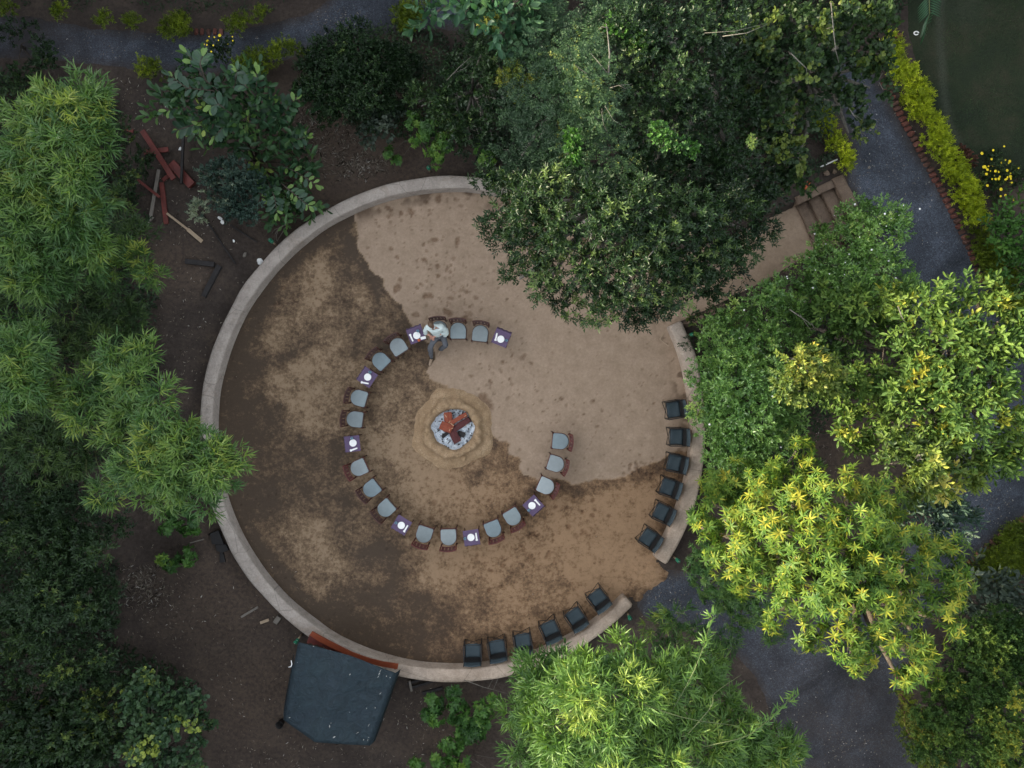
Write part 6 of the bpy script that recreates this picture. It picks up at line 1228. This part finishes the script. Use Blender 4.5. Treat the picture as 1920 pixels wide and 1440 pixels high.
n = 30; A_ = [P(x_, y_, .86) - o_ for x_, y_ in dense(Uo, 40)][:n]; Bo = dense([(575, 1205), (596, 1210), (624, 1221), (655, 1234), (685, 1245), (715, 1252), (744, 1257)], 40)[:n]
B_ = [P(x_, y_ + 1.3 * math.sin(i * 1.9), .80) - o_ for i, (x_, y_) in enumerate(Bo)]; ribbon('lower_board', A_, B_, M_REDP, .03)
for k in (1, 13, 26, 38):
    q = (P(*dense(Uo)[k], .95) - o_); q2 = q + (Vector((q.x, q.y, 0)) + o_ - Vector((AC[0], AC[1], 0))).normalized() * .10; tube('post', [(q2.x, q2.y, -.05), (q.x, q.y, .95)], .025, M_WOODD, rb, 8)
# brick edging along the gravel
M_BR = [simple('edging_brick_%s' % s, c1, c2, 20, .85, .3) for s, c1, c2 in (('red', (.16, .060, .045), (.09, .038, .03)), ('brown', (.115, .060, .045), (.07, .038, .03)), ('pinkish', (.20, .085, .065), (.12, .055, .042)))]
def brick_mesh(m_, seed):
    bm = bmesh.new(); add_box(bm, (0, 0, 0), (.105, .19, .16), None, .03); r = random.Random(seed)
    for v in bm.verts: v.co += Vector((r.uniform(-.006, .006), r.uniform(-.006, .006), r.uniform(-.006, .006)))
    me = bpy.data.meshes.new('brick'); bm.to_mesh(me); bm.free(); me.materials.append(m_); return me
BMs = [brick_mesh(M_BR[i], i) for i in range(3)]
def edging(label, line, seed, drop=0.0):
    L_ = GP(line); d_ = np.r_[0, np.cumsum([math.dist(a, b) for a, b in zip(L_[:-1], L_[1:])])]; r = random.Random(seed); root = thing('brick_edging', label, 'edging', (L_[0][0], L_[0][1], gz(*L_[0])), 0, 'brick edgings of the gravel'); n = int(d_[-1] / .175); X_ = [p[0] for p in L_]; Y_ = [p[1] for p in L_]
    for i in range(n):
        s = (i + .5) * d_[-1] / n; x_, y_ = np.interp(s, d_, X_), np.interp(s, d_, Y_); x2, y2 = np.interp(s + .05, d_, X_), np.interp(s + .05, d_, Y_); a = math.atan2(y2 - y_, x2 - x_)
        if r.random() < drop: continue
        o = bpy.data.objects.new('brick', BMs[r.choice((0, 0, 1, 1, 2))]); COL.objects.link(o); o.parent = root
        o.location = Vector((x_ + r.uniform(-.015, .015), y_ + r.uniform(-.015, .015), gz(x_, y_) + .02 + r.uniform(-.02, .02))) - root.location; o.rotation_euler = (r.uniform(-.3, .3), .6 + r.uniform(-.15, .15), a + r.uniform(-.12, .12))
edging('row of slanted red bricks between the gravel road and the golden hedge', [(1655, 150), (1668, 178), (1690, 222), (1712, 262), (1735, 305), (1760, 350), (1782, 395), (1805, 440), (1822, 480), (1840, 530)], 1)
edging('row of dark red bricks along the gravel at the right border', [(1935, 962), (1915, 975), (1880, 1000), (1850, 1025), (1812, 1058)], 2)
edging('sunken brick row along the bottom right gravel edge', [(1682, 1262), (1688, 1300), (1696, 1340), (1708, 1385)], 3, .2)
edging('few bricks edging the path above its top left bend', [(362, 60), (390, 61), (420, 60)], 4)
# ---------------------------------------------------------------- the seated man
t = NT('skin'); M_SKIN = t.done((.52, .27, .20), .5)
M_SHIRT = simple('pale_mint_shirt', (.66, .73, .71), (.46, .55, .54), 11, .85, .8)
M_TROU = simple('grey_trousers', (.115, .12, .135), (.085, .09, .10), 9, .85, .4)
M_HAIR = simple('brown_hair', (.15, .095, .06), (.08, .05, .033), 60, .6, .4)
M_SHOE = simple('tan_suede', (.30, .22, .155), (.22, .16, .11), 20, .85, .2)
M_SOCK = simple('dark_sock', (.02, .02, .022), (.015, .015, .016), 20, .9, .1)
man = thing('person', 'seated person in a pale shirt and grey trousers, hands clasped, leaning toward the table', 'person', P(823, 622)); o_ = man.location.copy()
def pz(px, py, z): return P(px, py, z) - o_
def skinned(name, verts, edges, radii, mat, root_i=0, lv=2, parent=man):
    me = bpy.data.meshes.new(name); me.from_pydata([tuple(v) for v in verts], edges, []); me.materials.append(mat)
    o = bpy.data.objects.new(name, me); COL.objects.link(o); o.parent = parent
    sm = o.modifiers.new('skin', 'SKIN'); sm.use_smooth_shade = True
    for i, r in enumerate(radii):
        sv = me.skin_vertices[0].data[i]; sv.radius = (r, r) if isinstance(r, (int, float)) else r; sv.use_root = (i == root_i)
    ss = o.modifiers.new('smooth', 'SUBSURF'); ss.levels = lv; ss.render_levels = lv
    bpy.context.view_layer.update(); dg = bpy.context.evaluated_depsgraph_get(); m2 = bpy.data.meshes.new_from_object(o.evaluated_get(dg))
    o.modifiers.clear(); o.data = m2
    for p_ in m2.polygons: p_.use_smooth = True
    return o
pel, bel, chs, nk, hd = pz(825, 626, .56), pz(822, 623, .74), pz(815, 616, 1.0), pz(810.5, 611.5, 1.16), pz(807.5, 608, 1.26)
fwd = Vector((.05, -1, 0))
shL, shR = pz(799, 613, 1.08), pz(829, 613, 1.08)
elL, elR = pz(796.5, 624, .86), pz(838, 622, .84)
haL, haR = pz(807, 629.5, .80), pz(812, 632, .77)
# bare body: pelvis, spine, neck, arms and hands in one mesh
V_ = [pel, bel, chs, nk, shL, elL, elL.lerp(haL, .6), haL, shR, elR, elR.lerp(haR, .6), haR, pz(818, 634, .56), pz(806.5, 650, .54), pz(809, 669, .12), pz(829, 632, .56), pz(837, 647, .54), pz(825.5, 655, .12)]
E_ = [(0, 1), (1, 2), (2, 3), (2, 4), (4, 5), (5, 6), (6, 7), (2, 8), (8, 9), (9, 10), (10, 11), (0, 12), (12, 13), (13, 14), (0, 15), (15, 16), (16, 17)]
R_ = [.08, .08, .07, .05, .04, .034, .032, .032, .04, .034, .032, .032, .07, .055, .035, .07, .055, .035]
body = skinned('body', V_, E_, R_, M_SKIN)
bm = bmesh.new(); bm.from_mesh(body.data)
def blob(bm, c, s, M=None, sub=3):
    r = bmesh.ops.create_icosphere(bm, subdivisions=sub, radius=1, matrix=Matrix.Translation(c) @ (M or Matrix()) @ Matrix.Diagonal((*s, 1))); return r
look = (Vector((.25, -.75, -.62))).normalized(); Rl = look.to_track_quat('Y', 'Z').to_matrix().to_4x4()
r = blob(bm, hd, (.078, .098, .112), Rl)
for v in r['verts']:      # face: brow, nose, chin, cheeks
    q = (Rl.inverted() @ (v.co - hd))
    if q.y > .05:
        nose = math.exp(-((q.x / .014) ** 2 + ((q.z + .012) / .026) ** 2)); v.co += look * .028 * nose
        for ex in (-.03, .03): v.co -= look * .012 * math.exp(-(((q.x - ex) / .015) ** 2 + ((q.z - .022) / .013) ** 2))
        v.co += look * .010 * math.exp(-((q.x / .03) ** 2 + ((q.z + .085) / .02) ** 2)) - look * .006 * math.exp(-((q.x / .028) ** 2 + ((q.z + .055) / .007) ** 2))
    if q.z < -.03: v.co -= Rl.to_3x3() @ Vector((q.x * .25 * min(1, (-q.z - .03) / .07), 0, 0))
for ex in (-1, 1): blob(bm, hd + Rl.to_3x3() @ Vector((ex * .080, -.005, -.005)), (.012, .022, .034), Rl, 2)
def hand(c, d, side, up):
    d = d.normalized(); s = d.cross(up).normalized() * side; u = up
    Mx = Matrix((s, d, u)).transposed().to_4x4(); blob(bm, c + d * .035, (.042, .052, .018), Mx, 2)
    for k, (off, L) in enumerate(((-.030, .072), (-.010, .082), (.010, .076), (.029, .060))):
        b = c + d * .07 + s * off; p1 = b + d * L * .45 - u * .006 + s * off * .12; p2 = p1 + (d * .75 - u * .5).normalized() * L * .35; p3 = p2 + (d * .5 - u * .8).normalized() * L * .25
        add_tube(bm, [b - d * .02, b, p1, p2, p3], [.009, .010, .0095, .0085, .006], 7)
    b = c + d * .02 - s * .034; add_tube(bm, [b, b + (d * .5 - s * .6).normalized() * .035, b + (d * .9 - s * .3).normalized() * .065], [.012, .011, .008], 7)
hand(haL, (pz(808.5, 635, .72) - haL), 1, Vector((.2, .25, .94)).normalized()); hand(haR, (pz(812, 638, .68) - haR), -1, Vector((-.1, .3, .94)).normalized())
bm.to_mesh(body.data); bm.free()
for p_ in body.data.polygons: p_.use_smooth = True
# eyes and brows
M_EYE = simple('eye_dark', (.03, .022, .02), (.02, .015, .015), 20, .3, 0)
bm = bmesh.new()
for ex in (-.03, .03):
    blob(bm, hd + Rl.to_3x3() @ Vector((ex, .086, .022)), (.011, .006, .006), Rl, 2); add_tube(bm, [hd + Rl.to_3x3() @ Vector((ex + k * .014, .092 - abs(ex + k * .014) * .25, .042)) for k in (-1, 0, 1)], .004, 5)
link_bm('eyes', bm, M_EYE, body, True)
bm = bmesh.new(); r = blob(bm, hd + Rl.to_3x3() @ Vector((0, -.012, .018)), (.086, .100, .112), Rl, 4); rv = []
for v in r['verts']:
    q = Rl.inverted() @ (v.co - hd)
    if (q.y > .028 and q.z < .072 - max(0, q.y - .06)) or (q.z < -.055) or (abs(q.x) > .06 and q.y > .0 and q.z < .03): rv.append(v)
    else: v.co += (v.co - hd).normalized() * (random.random() - .5) * .010
bmesh.ops.delete(bm, geom=rv, context='VERTS'); link_bm('hair', bm, M_HAIR, body, True)
# shirt
SV = [pel + Vector((-.01, .0, .02)), bel, pz(818, 619, .88), chs, pz(813, 613.5, 1.08), shL, shL.lerp(elL, .5), elL + Vector((.0, 0, 0)), elL.lerp(haL, .55), shR, shR.lerp(elR, .5), elR, elR.lerp(haR, .45)]
SE = [(0, 1), (1, 2), (2, 3), (3, 4), (3, 5), (5, 6), (6, 7), (7, 8), (3, 9), (9, 10), (10, 11), (11, 12)]
shirt = skinned('shirt', SV, SE, [(.20, .155), (.19, .15), (.185, .145), (.175, .135), .085, .085, .078, .068, .056, .095, .09, .082, .06], M_SHIRT, 0)
bm = bmesh.new(); bm.from_mesh(shirt.data)
for v in bm.verts:
    q = v.co; n = (vnoise(q.x + 9, q.y + q.z + 9, 9, 3) - .5) * .035 + (vnoise(q.x * 1.0 + 5, q.z + q.y + 3, 22, 4) - .5) * .012; v.co += v.normal * n
bm.to_mesh(shirt.data); bm.free()
tube('shirt_tail', [pel + Vector((.12, -.04, .02)), pel + Vector((.20, .02, .10)), shR.lerp(elR, .6) + Vector((.04, .02, -.05))], [.10, .085, .05], M_SHIRT, shirt, 12)
col = [nk + Vector((.075 * math.cos(a), .07 * math.sin(a) - .01, -.03 + .03 * math.sin(a))) for a in [k * math.pi / 6 - 1.1 for k in range(12)]]
tube('collar', col, .018, M_SHIRT, shirt, 6)
hipL, hipR, knL, knR, anL, anR = pz(818, 632, .56), pz(829, 630, .56), pz(806.5, 651, .57), pz(837, 648, .57), pz(809, 671, .14), pz(825, 655, .14)
tr = skinned('trousers', [pel + Vector((0, 0, -.02)), hipL, hipL.lerp(knL, .5), knL, knL.lerp(anL, .5), anL, hipR, hipR.lerp(knR, .5), knR, knR.lerp(anR, .5), anR], [(0, 1), (1, 2), (2, 3), (3, 4), (4, 5), (0, 6), (6, 7), (7, 8), (8, 9), (9, 10)], [.16, .115, .10, .085, .078, .07, .115, .10, .085, .078, .07], M_TROU)
bm = bmesh.new(); bm.from_mesh(tr.data)
for v in bm.verts: q = v.co; v.co += v.normal * ((vnoise(q.x * 1.3 + 9, q.y * 1.3 + q.z + 9, 10, 6) - .5) * .03)
bm.to_mesh(tr.data); bm.free()
for an, toe in ((anL, pz(806, 683, .05)), (anR, pz(822, 664, .05))):
    d = (toe - Vector((an.x, an.y, .05))); d.z = 0; L = d.length; d.normalize(); s = Vector((-d.y, d.x, 0)); c = Vector((an.x, an.y, 0)) - d * .03
    tube('sock', [Vector((an.x, an.y, .17)), Vector((an.x, an.y, .08))], [.048, .045], M_SOCK, man, 10)
    bm = bmesh.new(); rings = []
    for u, w_, h_ in ((-.04, .03, .07), (.0, .042, .10), (.07, .045, .10), (.14, .05, .075), (.20, .05, .06), (.26, .038, .05), (.285, .015, .03)):
        rings.append([bm.verts.new(c + d * u + s * (w_ * math.cos(a)) + Vector((0, 0, .012 + h_ * .5 + h_ * .5 * math.sin(a)))) for a in [k * math.pi / 6 for k in range(12)]])
    for a, b in zip(rings[:-1], rings[1:]):
        for k in range(12): bm.faces.new((a[k], a[(k + 1) % 12], b[(k + 1) % 12], b[k]))
    bm.faces.new(rings[0][::-1]); bm.faces.new(rings[-1]); link_bm('shoe', bm, M_SHOE, man, True)
print('LEAF TRIS', NLEAF[0], 'objects', len(SC.objects))
